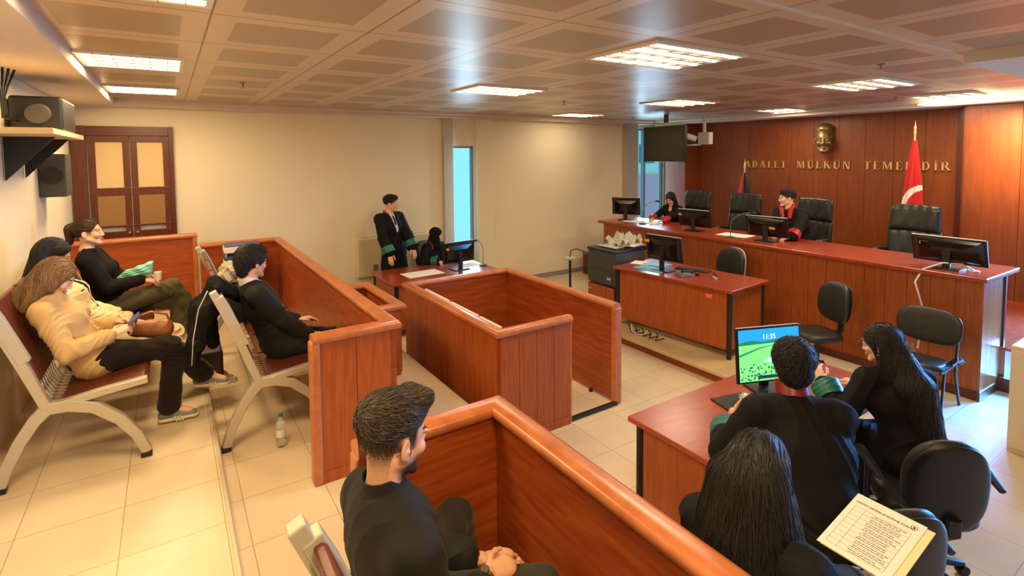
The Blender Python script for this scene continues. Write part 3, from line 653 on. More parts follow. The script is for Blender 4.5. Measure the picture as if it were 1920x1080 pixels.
o = obj('newspaper', b, npm, smooth=False); sd = o.modifiers.new('solid', 'SOLIDIFY'); sd.thickness = .012
tag(o, 'crumpled newspaper lying on top of the printer', 'newspaper')
sheet('white paper pile under the crumpled newspaper on the printer', 'papers', (5.62, 5.42, 1.13), .3, .30, .22, .012, M['paper'])
# pole stand with disc
t = thing('pole_stand', 'thin black pole stand with a disc and bent arm between the dock and the printer', 'stand', (5.62, 6.82, 0))
b = B(); tube(b, [(5.62, 6.82, .0), (5.60, 6.80, .70)], .02, 12); obj('pole', b, M['black'], t, world=True, smooth='auto')
b = B(); lathe(b, [(0, 0), (.02, 0), (.09, .02), (.10, .04), (.09, .055), (0, .05)], 5.60, 6.80, .68, 24); obj('disc', b, M['lgrey'], t, world=True, smooth='auto')
b = B(); tube(b, [(5.60, 6.80, .74), (5.60, 6.78, .84), (5.66, 6.72, .88), (5.85, 6.5, .80), (5.95, 6.38, .76)], .010, 8); obj('arm', b, M['dgrey'], t, world=True, smooth=True)
b = B(); lathe(b, [(0, 0), (.14, 0), (.14, .012), (0, .03)], 5.62, 6.82, 0, 24); obj('foot_plate', b, M['black'], t, world=True, smooth='auto')
t = thing('stool_stand', 'dark rod with a round grey head leaning beside the printer', 'stand', (5.62, 6.22, 0))
b = B(); tube(b, [(5.50, 6.20, .0), (5.56, 6.16, .46)], .016, 10); obj('rod', b, M['dgrey'], t, world=True, smooth='auto')
b = B(); sphere(b, (5.57, 6.16, .50), .05, 14, (.5, 1, 1)); obj('round_head', b, M['grey'], t, world=True, smooth=True)
# beige cabinet at the right edge
t = thing('beige_cabinet', 'pale beige cabinet cut off by the right edge of the view', 'cabinet', (6.1, .92, 0))
b = B(); box(b, (5.68, .62, 0), (6.4, 1.29, .88)); obj('body', b, M['cabinetbeige'], t, world=True, bevel=.004)
b = B(); box(b, (5.665, .64, .04), (5.68, 1.27, .85)); obj('door', b, M['cabinetbeige'], t, world=True, bevel=.003)
# wall convector / fan coil
t = thing('wall_convector', 'cream convector heater low on the back wall behind the standing robed man', 'heater', (3.0, 8.3, .5))
b = B(); box(b, (2.46, 8.28, .50), (3.74, 8.38, 1.14)); obj('casing', b, M['cabinetbeige'], t, world=True, bevel=.03, seg=5)
b = B(); 
for k in range(32): box(b, (2.56 + k * .035, 8.31, 1.135), (2.575 + k * .035, 8.35, 1.145))
obj('top_grille', b, M['grey'], t, world=True)
b = B(); box(b, (2.72, 8.274, .60), (2.80, 8.282, .70)); obj('control_plate', b, M['grey'], t, world=True, bevel=.002)
# papers tower (document files) by the suit man
t = thing('document_tray_tower', 'tower of blue and white file trays behind the man in the black suit', 'file trays', (.74, 7.45, .4))
b = B()
for x in (.56, .94):
    for y in (7.32, 7.62): tube(b, [(x, y, .4), (x, y, 1.34)], .008, 6)
obj('tray_frame', b, M['lgrey'], t, world=True)
for k, (z, m_, h_) in enumerate(((1.27, 'paper', .075), (1.345, 'blue', .012), (1.16, 'blue', .06), (1.08, 'paper', .08), (1.02, 'orange', .03), (.90, 'black', .09), (.74, 'dgrey', .09), (.58, 'dgrey', .09))):
    b = B(); box(b, (.545, 7.30, z), (.945, 7.62, z + h_)); obj('file_stack', b, M[m_], t, world=True, bevel=.004)
b = B(); g = bmesh.ops.create_icosphere(b, subdivisions=3, radius=.11)
for v in g['verts']: v.co = v.co * (1 + .25 * math.sin(v.co.x * 70 + v.co.z * 50) * math.sin(v.co.y * 60 + 1)); v.co += Vector((.47, 5.62, 1.36))
o = obj('plastic_bag', b, mat('clear_bag', rgb(196, 186, 160), .2, .1)); tag(o, 'crumpled clear plastic bag on top of the black backpack behind the man in the suit', 'bag')
t = thing('backpack', 'black backpack on the bench behind the man in the black suit', 'bag', (.52, 5.62, .88))
b = B(); cushion(b, (.50, 5.62, 1.07), .14, .18, .20); obj('pack_body', b, mat('black_nylon', rgb(26, 26, 30), .6), t, world=True, smooth=True)
b = B(); cushion(b, (.63, 5.62, 1.02), .05, .13, .12); obj('front_pocket', b, mat('black_nylon_2', rgb(34, 34, 38), .6), t, world=True, smooth=True)
# ---------------------------------------------------------------- ceiling fittings
M['lamp'] = mat('lamp_diffuser', rgb(255, 246, 222), .5, emit=rgb(255, 238, 205), estr=3.2)
M['louvre'] = mat('louvre_aluminium', rgb(210, 205, 190), .25, .6)
for i, (fx, fy, sx, sy, p_, c_) in enumerate(FIX[:9] + FIX[10:]):
    wh = 'warm left row' if i < 3 else 'right hand area'
    lab = ['louvred ceiling light at the top left corner of the view', 'louvred ceiling light above the three women on the left bench', 'farthest louvred ceiling light of the left row, near the door',
           'louvred ceiling light above the empty dock', 'bright louvred ceiling light above the podium desk', 'bright louvred ceiling light in front of the wall lettering',
           'louvred ceiling light above the middle of the judges bench', 'small louvred ceiling light near the far window corner', 'louvred ceiling light behind the dock, over the passage',
           'louvred ceiling light above the judges by the wood wall'][i]
    t = thing('ceiling_light', lab, 'ceiling light', (fx, fy, 3.2), 0, 'louvred ceiling lights')
    b = B(); f = .03
    for lo, hi in (((-sx/2, -sy/2), (sx/2, -sy/2+f)), ((-sx/2, sy/2-f), (sx/2, sy/2)), ((-sx/2, -sy/2+f), (-sx/2+f, sy/2-f)), ((sx/2-f, -sy/2+f), (sx/2, sy/2-f))):
        box(b, (lo[0], lo[1], -.02), (hi[0], hi[1], 0))
    obj('lamp_frame', b, M['white'], t, bevel=.002)
    b = B()
    for k in range(4):
        y = -sy / 2 + (k + .5) * sy / 4
        tube(b, [(-sx / 2 + .03, y, -.006), (sx / 2 - .03, y, -.006)], .018, 10)
    obj('lamp_tubes', b, M['lamp'], t, smooth='auto')
    b = B()
    for k in range(1, 4): box(b, (-sx / 2 + .03, -sy / 2 + k * sy / 4 - .012, -.022), (sx / 2 - .03, -sy / 2 + k * sy / 4 + .012, -.002))
    for k in range(1, 6): box(b, (-sx / 2 + k * sx / 6 - .002, -sy / 2, -.022), (-sx / 2 + k * sx / 6 + .002, sy / 2, -.010))
    obj('louvre', b, M['louvre'], t)
b = B(); box(b, (8.98, 1.9, 3.118), (9.22, 3.15, 3.128)); o = obj('cove_lamp_strip', b, M['lamp']); tag(o, 'glowing lamp strip in the ceiling edge above the flag', 'lamp strip')
area_light('added_wall_light', (8.72, 2.10, 3.09), (0, math.radians(-46), 0), .3, .5, 17, (1.0, .62, .30), 75)  # added narrow warm light that makes the glow on the wood wall
for (x, y, lab) in ((5.07, 2.05, 'ceiling sprinkler in front of the bright right hand ceiling light'), (8.4, 3.2, 'ceiling sprinkler beside the bright light near the wall lettering'), (4.68, 5.81, 'ceiling sprinkler in the middle of the ceiling'), (.66, 5.91, 'ceiling sprinkler over the left gallery'), (8.0, 7.7, 'ceiling sprinkler near the far window corner')):
    t = thing('sprinkler', lab, 'sprinkler', (x, y, 3.2), 0, 'ceiling sprinklers')
    b = B(); lathe(b, [(0, 0), (.03, 0), (.03, -.006), (.008, -.01), (.007, -.05), (.0, -.05)], seg=14); obj('stem', b, M['bronze'], t, smooth='auto')
    b = B(); lathe(b, [(0, -.05), (.028, -.052), (.028, -.056), (0, -.056)], seg=14); obj('deflector', b, M['lgrey'], t)

# ---------------------------------------------------------------- chairs (local: sitter looks towards +y)
def star_base(t, r=.27, h=.36):
    for k in range(5):
        a = 2 * PI * k / 5 + .3
        b = B(); p0 = Vector((.02 * math.cos(a), .02 * math.sin(a), .11)); p1 = Vector((r * math.cos(a), r * math.sin(a), .065))
        tube(b, [p0, (p0 + p1) / 2 + Vector((0, 0, .01)), p1], [.028, .024, .018], 8); obj('leg', b, M['black'], t, smooth='auto')
        b = B(); c = p1 - Vector((0, 0, .035)); 
        tube(b, [c + Vector((-math.sin(a), math.cos(a), 0)) * .022, c - Vector((-math.sin(a), math.cos(a), 0)) * .022], .03, 12); obj('caster', b, M['black'], t, smooth='auto')
    b = B(); tube(b, [(0, 0, .08), (0, 0, h)], [.03, .025], 12); obj('gas_column', b, M['black'], t, smooth='auto')
def slab_pad(bm, w, h, d, pr=3.0, n=40, curve=.0, wave=0):
    """rounded pad in the x-z plane, thickness d along y, centred at 0; curve bows it"""
    def ring(s, yy):
        out = []
        for k in range(n):
            a = 2 * PI * k / n; ca, sa = math.cos(a), math.sin(a)
            x = math.copysign(abs(ca) ** (2 / pr), ca) * w / 2 * s; z = math.copysign(abs(sa) ** (2 / pr), sa) * h / 2 * s
            out.append((x, yy + curve * (x / (w / 2)) ** 2, z))
        return out
    rings = [ring(.02, -d * .5), ring(.5, -d * .5), ring(.80, -d * .48), ring(.93, -d * .38), ring(.99, -d * .15), ring(1, 0), ring(.99, d * .15), ring(.93, d * .38), ring(.80, d * .48), ring(.5, d * .5), ring(.02, d * .5)]
    loft(bm, rings)
def task_chair(label, loc, rz, group, back=(.42, .46), bz=.80, arms=False, shell=None, mt_='blackfab', seat_z=.46, taper=0):
    t = thing('office_chair', label, 'chair', loc, rz, group)
    star_base(t, h=seat_z - .06)
    b = B(); slab_pad(b, .47, .46, .09, 3.2); xform(b, Matrix.Translation((0, .02, seat_z)) @ Matrix.Rotation(PI / 2, 4, 'X')); obj('seat', b, M[mt_], t, smooth=True)
    b = B(); slab_pad(b, back[0], back[1], .08, 2.4 if taper else 2.8, curve=-.0)
    for v in b.verts: v.co.x *= 1 - taper * (v.co.z / back[1]); v.co.y += .05 * (v.co.x / (back[0] / 2)) ** 2
    xform(b, Matrix.Translation((0, -.24, bz)) @ Matrix.Rotation(.10, 4, 'X')); obj('backrest', b, M[mt_], t, smooth=True)
    b = B(); slab_pad(b, back[0] * .98, back[1] * .98, .03, 2.4 if taper else 2.8)
    for v in b.verts: v.co.x *= 1 - taper * (v.co.z / back[1]); v.co.y += .05 * (v.co.x / (back[0] / 2)) ** 2
    xform(b, Matrix.Translation((0, -.285, bz)) @ Matrix.Rotation(.10, 4, 'X')); obj('back_shell', b, M['black'] if not shell else shell, t, smooth=True)
    b = B(); tube(b, [(0, -.05, seat_z - .06), (0, -.22, seat_z - .05), (0, -.30, seat_z + .02), (0, -.30, bz - back[1] * .3)], .024, 8, sx=1.6); obj('back_bracket', b, M['black'], t, smooth='auto')
    if arms:
        for s in (-1, 1):
            b = B(); tube(b, [(s * .20, .0, seat_z - .05), (s * .28, .0, seat_z - .03), (s * .29, -.02, seat_z + .12), (s * .285, -.02, seat_z + .21)], .016, 8); tube(b, [(s * .285, -.17, seat_z + .205), (s * .29, -.05, seat_z + .23), (s * .285, .10, seat_z + .23), (s * .28, .15, seat_z + .20)], [.014, .022, .022, .014], 8, sx=1.3)
            obj('armrest', b, M['black'] if arms is True else arms, t, smooth='auto')
    return t
def fz(ax, ay): return math.atan2(ay, ax) - PI / 2
task_chair('black swivel chair with pale edged back and armrests behind the podium desk', (6.15, 4.32, .125), fz(-1, .1), 'black swivel chairs', (.44, .50), .80, arms=M['lgrey'], shell=M['lgrey'])
task_chair('empty armless black swivel chair in front of the judges bench', (5.92, 2.93, 0), fz(-.85, .35), 'black swivel chairs', (.42, .44), .80)
task_chair('rounded black swivel chair behind the robed woman with long hair and glasses', (3.54, 1.15, 0), fz(.62, .60), 'black swivel chairs', (.39, .50), .71, arms=True, mt_='leather', taper=.12)
task_chair('rounded black swivel chair partly hidden by the held printed form', (2.70, 1.10, 0), fz(.45, .8), 'black swivel chairs', (.39, .50), .70, arms=True, mt_='leather', taper=.12)
# visitor chair with writing arm
t = thing('visitor_chair', 'black padded visitor chair on dark metal legs at the near end of the judges bench', 'chair', (6.06, 2.03, 0), fz(-1, -.02))
b = B(); slab_pad(b, .46, .42, .075, 3.4); xform(b, Matrix.Translation((0, .03, .43)) @ Matrix.Rotation(PI / 2 + .05, 4, 'X')); obj('seat', b, M['leather'], t, smooth=True)
b = B(); slab_pad(b, .54, .35, .06, 3.0)
for v in b.verts: v.co.y += .05 * (v.co.x / .25) ** 2
xform(b, Matrix.Translation((0, -.25, .73)) @ Matrix.Rotation(.14, 4, 'X')); obj('backrest', b, M['blackfab'], t, smooth=True)
for s in (-1, 1):
    b = B(); tube(b, [(s * .245, .23, 0), (s * .225, .10, .40), (s * .225, .06, .425)], .013, 8, sx=1.5); obj('leg', b, M['black'], t, smooth='auto')
    b = B(); tube(b, [(s * .245, -.27, 0), (s * .225, -.20, .30), (s * .225, -.20, .45), (s * .225, -.265, .75)], .013, 8, sx=1.5); obj('leg', b, M['black'], t, smooth='auto')
    b = B(); tube(b, [(s * .225, -.22, .415), (s * .225, .20, .415)], .012, 8); obj('side_rail', b, M['black'], t, smooth='auto')
b = B(); tube(b, [(-.225, -.20, .42), (-.28, -.18, .46), (-.28, .0, .50)], .014, 8); sphere(b, (-.265, -.14, .47), .035, 12, (1, 1.3, 1)); obj('arm_hinge', b, M['dgrey'], t, smooth=True)
b = B(); box(b, (-.30, -.12, .495), (-.245, .16, .512)); obj('folded_tablet', b, M['blackg'], t, bevel=.006)
# executive chairs
def exec_chair(label, loc, rz, h=1.0):
    t = thing('executive_chair', label, 'chair', loc, rz, 'high backed black leather judges chairs')
    star_base(t, .30)
    b = B(); slab_pad(b, .54, .52, .14, 3.4); xform(b, Matrix.Translation((0, .02, .48)) @ Matrix.Rotation(PI / 2, 4, 'X')); obj('seat', b, M['leather'], t, smooth=True)
    def pad(w, z0, z1, d, y, sag):
        b = B(); nx, nz = 28, 20; rows = []
        for side in (0, 1):
            g = []
            for j in range(nz + 1):
                v = j / nz; row = []
                for i in range(nx + 1):
                    u = i / nx * 2 - 1
                    e = (1 - abs(u) ** 6) ** .5 * (1 - abs(2 * v - 1) ** 6) ** .5
                    ru = .03 * math.sin(u * 11 + 6 * v) * (1 - v) * e * .3 + .012 * math.sin(u * 17) * e * abs(2 * v - 1) ** 2
                    yy = (d * .5 * e + ru) * (1 if side == 0 else -.6) + .05 * u * u
                    wv = 1 - .10 * v * sag
                    row.append(b.verts.new((u * w / 2 * wv, y + yy, z0 + (z1 - z0) * v - .02 * u * u * (1 if v > .8 else 0))))
                g.append(row)
            rows.append(g)
        for g, fl in ((rows[0], 0), (rows[1], 1)):
            for j in range(nz):
                for i in range(nx):
                    q = (g[j][i], g[j][i + 1], g[j + 1][i + 1], g[j + 1][i]); b.faces.new(q if fl else q[::-1])
        bmesh.ops.remove_doubles(b, verts=b.verts, dist=.0008)
        return b
    Rb = Matrix.Translation((0, -.22, 0)) @ Matrix.Rotation(.12, 4, 'X')
    b = pad(.56, .52, 1.02, .12, 0, .2); xform(b, Rb); obj('backrest', b, M['leather'], t, smooth=True)
    b = pad(.54, .98, 1.34, .15, .01, .6); xform(b, Rb); obj('head_cushion', b, M['leather'], t, smooth=True)
    for s in (-1, 1):
        b = B(); tube(b, [(s * .26, -.20, .72), (s * .30, -.05, .74), (s * .29, .16, .72), (s * .27, .18, .55)], [.022, .03, .03, .02], 10, sx=1.4); obj('armrest', b, M['leather'], t, smooth=True)
    return t
# ---- chairs of the judges stand on the dais (z .45)
JC = [((8.0, 6.34, .43), fz(-1, .0), 'high backed black leather chair behind the long haired woman on the judges bench'),
      ((7.98, 5.33, .43), fz(-1, -.05), 'empty high backed black leather chair between the two judges'),
      ((7.97, 4.22, .43), fz(-1, .10), 'high backed black leather chair holding the judge with the red collar'),
      ((7.88, 2.86, .43), fz(-1, .0), 'empty high backed black leather chair in front of the red flag')]
for l_, r_, s_ in JC: exec_chair(s_, l_, r_).scale = (1.08, 1.08, 1.0)
# ---------------------------------------------------------------- flags
def flag(label, x, y, z1, r, cols, crescent=False, base=.45):
    t = thing('flag', label, 'flag', (x, y, base))
    b = B(); tube(b, [(x, y, base), (x, y, z1)], .014, 10); obj('flag_pole', b, M['brass'], t, world=True, smooth='auto')
    b = B(); lathe(b, [(0, 0), (.016, 0), (.022, .03), (.014, .06), (.022, .09), (.008, .13), (0, .2)], x, y, z1, 14); obj('finial', b, M['brass'], t, world=True, smooth='auto')
    n, mm = 200, 130; b = B(); rings = []
    for j in range(mm + 1):
        v = j / mm; z = z1 - .08 - v * (z1 - base - .35); rad = r * (.12 + .88 * v ** .75); ring = []
        for i in range(n):
            a = 2 * PI * i / n; rr_ = rad * (1 + .16 * math.sin(a * 7 + v * 2) * min(1, v * 3)); ring.append((x + .45 * rr_ * math.cos(a), y + rr_ * math.sin(a), z))
        rings.append(ring)
    loft(b, rings)
    b.faces.ensure_lookup_table()
    if crescent:
        for f in b.faces:
            c = f.calc_center_median()
            if c.x < x:
                dy, dz = c.y - (y - .20), c.z - 1.80
                d1 = math.hypot(c.y - 3.10, c.z - 1.66)
                if .235 < d1 < .315 and c.z > 1.60 and c.y > 3.08: f.material_index = 1
    else:
        for f in b.faces:
            if f.calc_center_median().y < y - .0: f.material_index = 1
    obj('flag_cloth', b, cols, t, world=True, smooth=True)
    b = B(); lathe(b, [(0, 0), (.17, 0), (.17, .02), (.05, .05), (.03, .12), (0, .12)], x, y, base, 24); obj('flag_base', b, M['brass'], t, world=True, smooth='auto')
flag('furled red flag with a white crescent on a brass pole by the wood wall', 9.30, 3.28, 2.72, .19, [M['red'], M['white_cloth']], True)
flag('dark furled robe-like flag half red and half black behind the judges', 9.45, 6.12, 2.15, .26, [M['red'], M['black']])
# ---------------------------------------------------------------- wall lettering (strokes with serifs)
def letter_polys(ch):
    """list of polygons in a unit box (height 1)"""
    T, t_, s = .17, .07, .045
    def st(x, w, z0=0, z1=1): return [(x, z0), (x + w, z0), (x + w, z1), (x, z1)]
    def sf(x0, x1, z): return [(x0, z), (x1, z), (x1, z + s), (x0, z + s)]
    def dg(x0, x1, w, z0=0, z1=1): return [(x0, z0), (x0 + w, z0), (x1 + w, z1), (x1, z1)]
    def ser(x, w, z): return sf(x - .08, x + w + .08, z)
    P = []; adv = .7
    if ch == 'A': P = [dg(.06, .36, t_), dg(.62, .34, T), [(.20, .33), (.62, .33), (.62, .38), (.20, .38)], ser(.04, .1, 0), ser(.60, .18, 0)]; adv = .92
    elif ch == 'D':
        P = [st(.1, T), ser(.1, T, 0), ser(.1, T, 1 - s)]
        n = 10; o = [(.25 + .5 * math.sin(PI * k / n), .5 - .5 * math.cos(PI * k / n)) for k in range(n + 1)]; i_ = [(.25 + .33 * math.sin(PI * k / n), .5 - .44 * math.cos(PI * k / n)) for k in range(n + 1)]
        for k in range(n): P.append([o[k], o[k + 1], i_[k + 1], i_[k]])
        adv = .88
    elif ch == 'L': P = [st(.1, T), ser(.1, T, 0), ser(.1, T, 1 - s), sf(.1, .62, 0), [(.57, 0), (.62, 0), (.64, .25), (.60, .25)]]; adv = .70
    elif ch == 'E': P = [st(.1, T), sf(.02, .6, 0), sf(.02, .58, 1 - s), [(.2, .48), (.5, .48), (.5, .53), (.2, .53)], [(.56, 0), (.60, 0), (.62, .22), (.58, .22)], [(.54, .8), (.58, .8), (.58, 1), (.54, 1)]]; adv = .70
    elif ch == 'T': P = [st(.30, T), ser(.30, T, 0), sf(.02, .75, 1 - s), [(.02, .8), (.05, .8), (.06, 1), (.02, 1)], [(.72, .8), (.75, .8), (.75, 1), (.71, 1)]]; adv = .78
    elif ch == 'M': P = [st(.1, t_), dg(.46, .12, T * .9), dg(.44, .78, t_), st(.78, T), ser(.1, t_, 0), ser(.78, T, 0), sf(.02, .25, 1 - s), sf(.76, 1.02, 1 - s)]; adv = 1.1
    elif ch == 'N': P = [st(.1, t_), dg(.60, .12, T), st(.70, t_), ser(.1, t_, 0), sf(.02, .25, 1 - s), ser(.70, t_, 1 - s)]; adv = .92
    elif ch in 'UÜ':
        P = [st(.1, T, .3, 1), st(.64, t_, .3, 1), ser(.1, T, 1 - s), ser(.64, t_, 1 - s)]
        n = 8; o = [(.405 - .305 * math.cos(PI * k / n), .3 - .3 * math.sin(PI * k / n)) for k in range(n + 1)]; i_ = [(.455 - .185 * math.cos(PI * k / n), .3 - .2 * math.sin(PI * k / n)) for k in range(n + 1)]
        for k in range(n): P.append([o[k], i_[k], i_[k + 1], o[k + 1]])
        adv = .86
        if ch == 'Ü': P += [[(.25, 1.08), (.35, 1.08), (.35, 1.18), (.25, 1.18)], [(.50, 1.08), (.60, 1.08), (.60, 1.18), (.50, 1.18)]]
    elif ch == 'K': P = [st(.1, T), ser(.1, T, 0), ser(.1, T, 1 - s), dg(.22, .62, t_, .42, 1), [(.34, .55), (.48, .66), (.84, 0), (.64, 0)], sf(.54, .78, 1 - s), sf(.6, .9, 0)]; adv = .92
    elif ch in 'Iİ':
        P = [st(.1, T), ser(.1, T, 0), ser(.1, T, 1 - s)]; adv = .40
        if ch == 'İ': P += [[(.13, 1.08), (.24, 1.08), (.24, 1.18), (.13, 1.18)]]
    elif ch == 'R':
        P = [st(.1, T), ser(.1, T, 0), ser(.1, T, 1 - s), [(.38, .50), (.54, .50), (.86, 0), (.66, 0)], sf(.64, .92, 0)]
        n = 8; o = [(.3 + .36 * math.sin(PI * k / n), .74 - .26 * math.cos(PI * k / n)) for k in range(n + 1)]; i_ = [(.3 + .20 * math.sin(PI * k / n), .74 - .21 * math.cos(PI * k / n)) for k in range(n + 1)]
        for k in range(n): P.append([o[k], o[k + 1], i_[k + 1], i_[k]])
        adv = .90
    return P, adv
txt = 'ADALET MÜLKÜN TEMELİDİR'; words = txt.split(); wi = 0
H_ = .135; tr = .022
tot = sum((letter_polys(c)[1] * H_ + tr) if c != ' ' else .15 for c in txt)
b = B(); yc = 6.34; sc_k = (6.34 - 2.95) / tot
for c in txt:
    if c == ' ':
        yc -= .15 * sc_k; o = obj('wall_lettering', b, M['brass']); tag(o, 'gilt raised capitals reading %s on the wood panelled wall' % words[wi], 'lettering', 'gilt wall lettering'); wi += 1; b = B(); continue
    P, adv = letter_polys(c)
    for poly in P:
        r0 = [b.verts.new((9.795, yc - u * H_ * sc_k * .96, 2.165 + z * H_)) for u, z in poly]; r1 = [b.verts.new((9.775, yc - u * H_ * sc_k * .96, 2.165 + z * H_)) for u, z in poly]
        b.faces.new(r0); b.faces.new(r1[::-1])
        for i in range(len(poly)): j = (i + 1) % len(poly); b.faces.new((r0[i], r1[i], r1[j], r0[j]))
    yc -= (adv * H_ + tr) * sc_k
o = obj('wall_lettering', b, M['brass']); tag(o, 'gilt raised capitals reading %s on the wood panelled wall' % words[wi], 'lettering', 'gilt wall lettering')
# ---------------------------------------------------------------- ceiling hung screen and security camera
t = thing('hanging_screen', 'large dark screen hung from the ceiling in the far corner above the judges bench', 'screen', (8.0, 6.88, 3.1), fz(-1, .1) )
b = B(); box(b, (-.55, -.04, -.80), (.55, .03, -.12)); obj('screen_housing', b, M['black'], t, bevel=.01)
b = B(); box(b, (-.52, .03, -.77), (.52, .034, -.15)); obj('display', b, M['blackg'], t)
b = B(); box(b, (-.05, -.06, -.3), (.05, -.03, .1)); obj('hanger', b, M['dgrey'], t, bevel=.004)
b = B(); box(b, (-.55, .04, -.12), (.20, .06, -.06)); obj('mount_strip', b, M['lgrey'], t, bevel=.004)
t = thing('security_camera', 'pale security camera on a bracket below the ceiling beside the hanging screen', 'camera', (8.3, 6.2, 3.1))
b = B(); tube(b, [(8.3, 6.20, 3.12), (8.3, 6.20, 2.84)], .03, 12); obj('drop_pole', b, M['lgrey'], t, world=True, smooth='auto')
b = B(); box(b, (8.24, 6.06, 2.62), (8.36, 6.30, 2.84)); obj('junction_box', b, M['lgrey'], t, world=True, bevel=.008)
b = B(); tube(b, [(8.20, 6.30, 2.72), (8.05, 6.46, 2.80)], [.052, .055], 18); obj('camera_body', b, M['white'], t, world=True, smooth='auto')
b = B(); tube(b, [(8.052, 6.458, 2.799), (8.04, 6.472, 2.806)], .04, 18); obj('camera_lens', b, M['blackg'], t, world=True, smooth='auto')
b = B(); box(b, (8.05, 6.24, 2.60), (8.26, 6.52, 2.625)); obj('bracket_arm', b, M['lgrey'], t, world=True, bevel=.004)
# left wall shelf with television and projector
t = thing('wall_shelf', 'beige shelf on brackets high on the left wall', 'shelf', (-.8, 5.6, 2.5))
b = B(); box(b, (-1.0, 4.55, 2.62), (-.62, 6.05, 2.66)); obj('shelf_board', b, M['beigepanel'], t, world=True, bevel=.004)
for y in (5.2, 5.85):
    b = B(); prism(b, [(-.99, 2.62), (-.70, 2.62), (-.99, 2.30)], 'y', y, y + .03); obj('bracket', b, M['black'], t, world=True)
t = thing('projector', 'dark projector with a round lens standing on the high wall shelf', 'projector', (-.82, 5.6, 2.66))
b = B(); box(b, (-.97, 5.30, 2.675), (-.66, 5.95, 2.93)); obj('projector_body', b, M['black'], t, world=True, bevel=.02, seg=3)
b = B(); tube(b, [(-.80, 5.30, 2.80), (-.80, 5.22, 2.79)], [.075, .07], 24); obj('lens', b, M['dgrey'], t, world=True, smooth='auto')
b = B()
for k in range(4): tube(b, [(-.96 + .02 * k, 5.0 + .06 * k, 3.10), (-.95, 5.02 + .03 * k, 2.9), (-.96, 5.08 + .05 * k, 2.75), (-.92, 5.28, 2.74)], .008, 6)
o = obj('cable_bundle', b, M['black'], smooth=True); tag(o, 'black cables dropping from the ceiling to the shelf on the left wall', 'cables')
t = thing('wall_speaker', 'dark box in place of the shadow under the high shelf on the left wall', 'speaker', (-.9, 6.5, 2.2))  # added dark box standing in for the shadow below the shelf
b = B(); box(b, (-.998, 6.40, 2.10), (-.80, 6.75, 2.50)); obj('speaker_box', b, M['dgrey'], t, world=True, bevel=.01)
b = B(); tube(b, [(-.90, 6.402, 2.30), (-.90, 6.39, 2.30)], .08, 20); obj('speaker_cone', b, M['black'], t, world=True, smooth='auto')
# white cable from the bench down behind the visitor chair, power strips
b = B(); tube(b, [(6.83, 1.86, 1.245), (6.80, 1.95, 1.30), (6.70, 2.08, 1.30), (6.55, 2.20, 1.23), (6.49, 2.24, 1.1), (6.50, 2.20, .95), (6.53, 2.17, .8), (6.50, 2.18, .62), (6.50, 2.2, .4)], .009, 8)
o = obj('white_cable', b, M['white'], smooth=True); tag(o, 'white cable looping over the near end of the judges bench and down its front', 'cable')
b = B(); lathe(b, [(0, 0), (.05, 0), (.05, .008), (0, .01)], 6.83, 1.86, 1.236, 20); o = obj('cable_grommet', b, M['white']); tag(o, 'round white cable cover on the near end of the judges bench', 'cable cover')
b = B()
for k in range(5): tube(b, [(5.08, 4.95 - .12 * k, .20), (5.04, 4.88 - .12 * k, .14 + .01 * k), (4.98, 4.80 - .1 * k, .14), (5.06, 4.72 - .1 * k, .17)], .007, 6)
o = obj('cable_tangle', b, M['black'], smooth=True); tag(o, 'tangle of black cables on the podium under the podium desk', 'cables')
b = B(); tube(b, [(5.05, 4.86, .21), (4.99, 4.80, .15), (4.97, 4.70, .137), (5.0, 4.62, .14), (5.05, 4.58, .20)], .008, 6); o = obj('white_cable', b, M['white'], smooth=True); tag(o, 'short white cable loop hanging under the podium desk', 'cable')
# headphones-like black cable on the floor skipped; bottle
t = thing('water_bottle', 'clear plastic water bottle with a green cap standing on the gallery floor', 'bottle', (.60, 3.95, .40))
bm_ = mat('clear_plastic', (.93, .96, .95, 1), .08, trans=.85)
b = B(); pr = [(0, 0), (.028, 0), (.033, .012), (.033, .05), (.030, .055), (.033, .06), (.033, .10), (.030, .105), (.033, .11), (.033, .15), (.026, .185), (.013, .205), (.013, .222), (0, .222)]
lathe(b, pr, seg=24); obj('bottle_body', b, bm_, t, smooth='auto')
b = B(); lathe(b, [(0, .218), (.0155, .218), (.0155, .236), (0, .238)], seg=20); obj('bottle_cap', b, mat('green_cap', rgb(20, 110, 96), .4), t, smooth='auto')
b = B(); lathe(b, [(.0333, .075), (.0336, .078), (.0336, .125), (.0333, .128)], seg=24); obj('bottle_label', b, mat('label_pale', rgb(214, 214, 204), .4, alpha=1), t, smooth='auto')
# dark handbag hanging behind bench
t = thing('dark_handbag', 'dark brown box bag hanging behind the bench of the man in the suit', 'bag', (.16, 4.95, .75))
b = B(); box(b, (.12, 4.85, .66), (.32, 5.25, .88)); obj('bag_body', b, mat('dark_leather', rgb(52, 30, 28), .45), t, world=True, bevel=.02, seg=3)
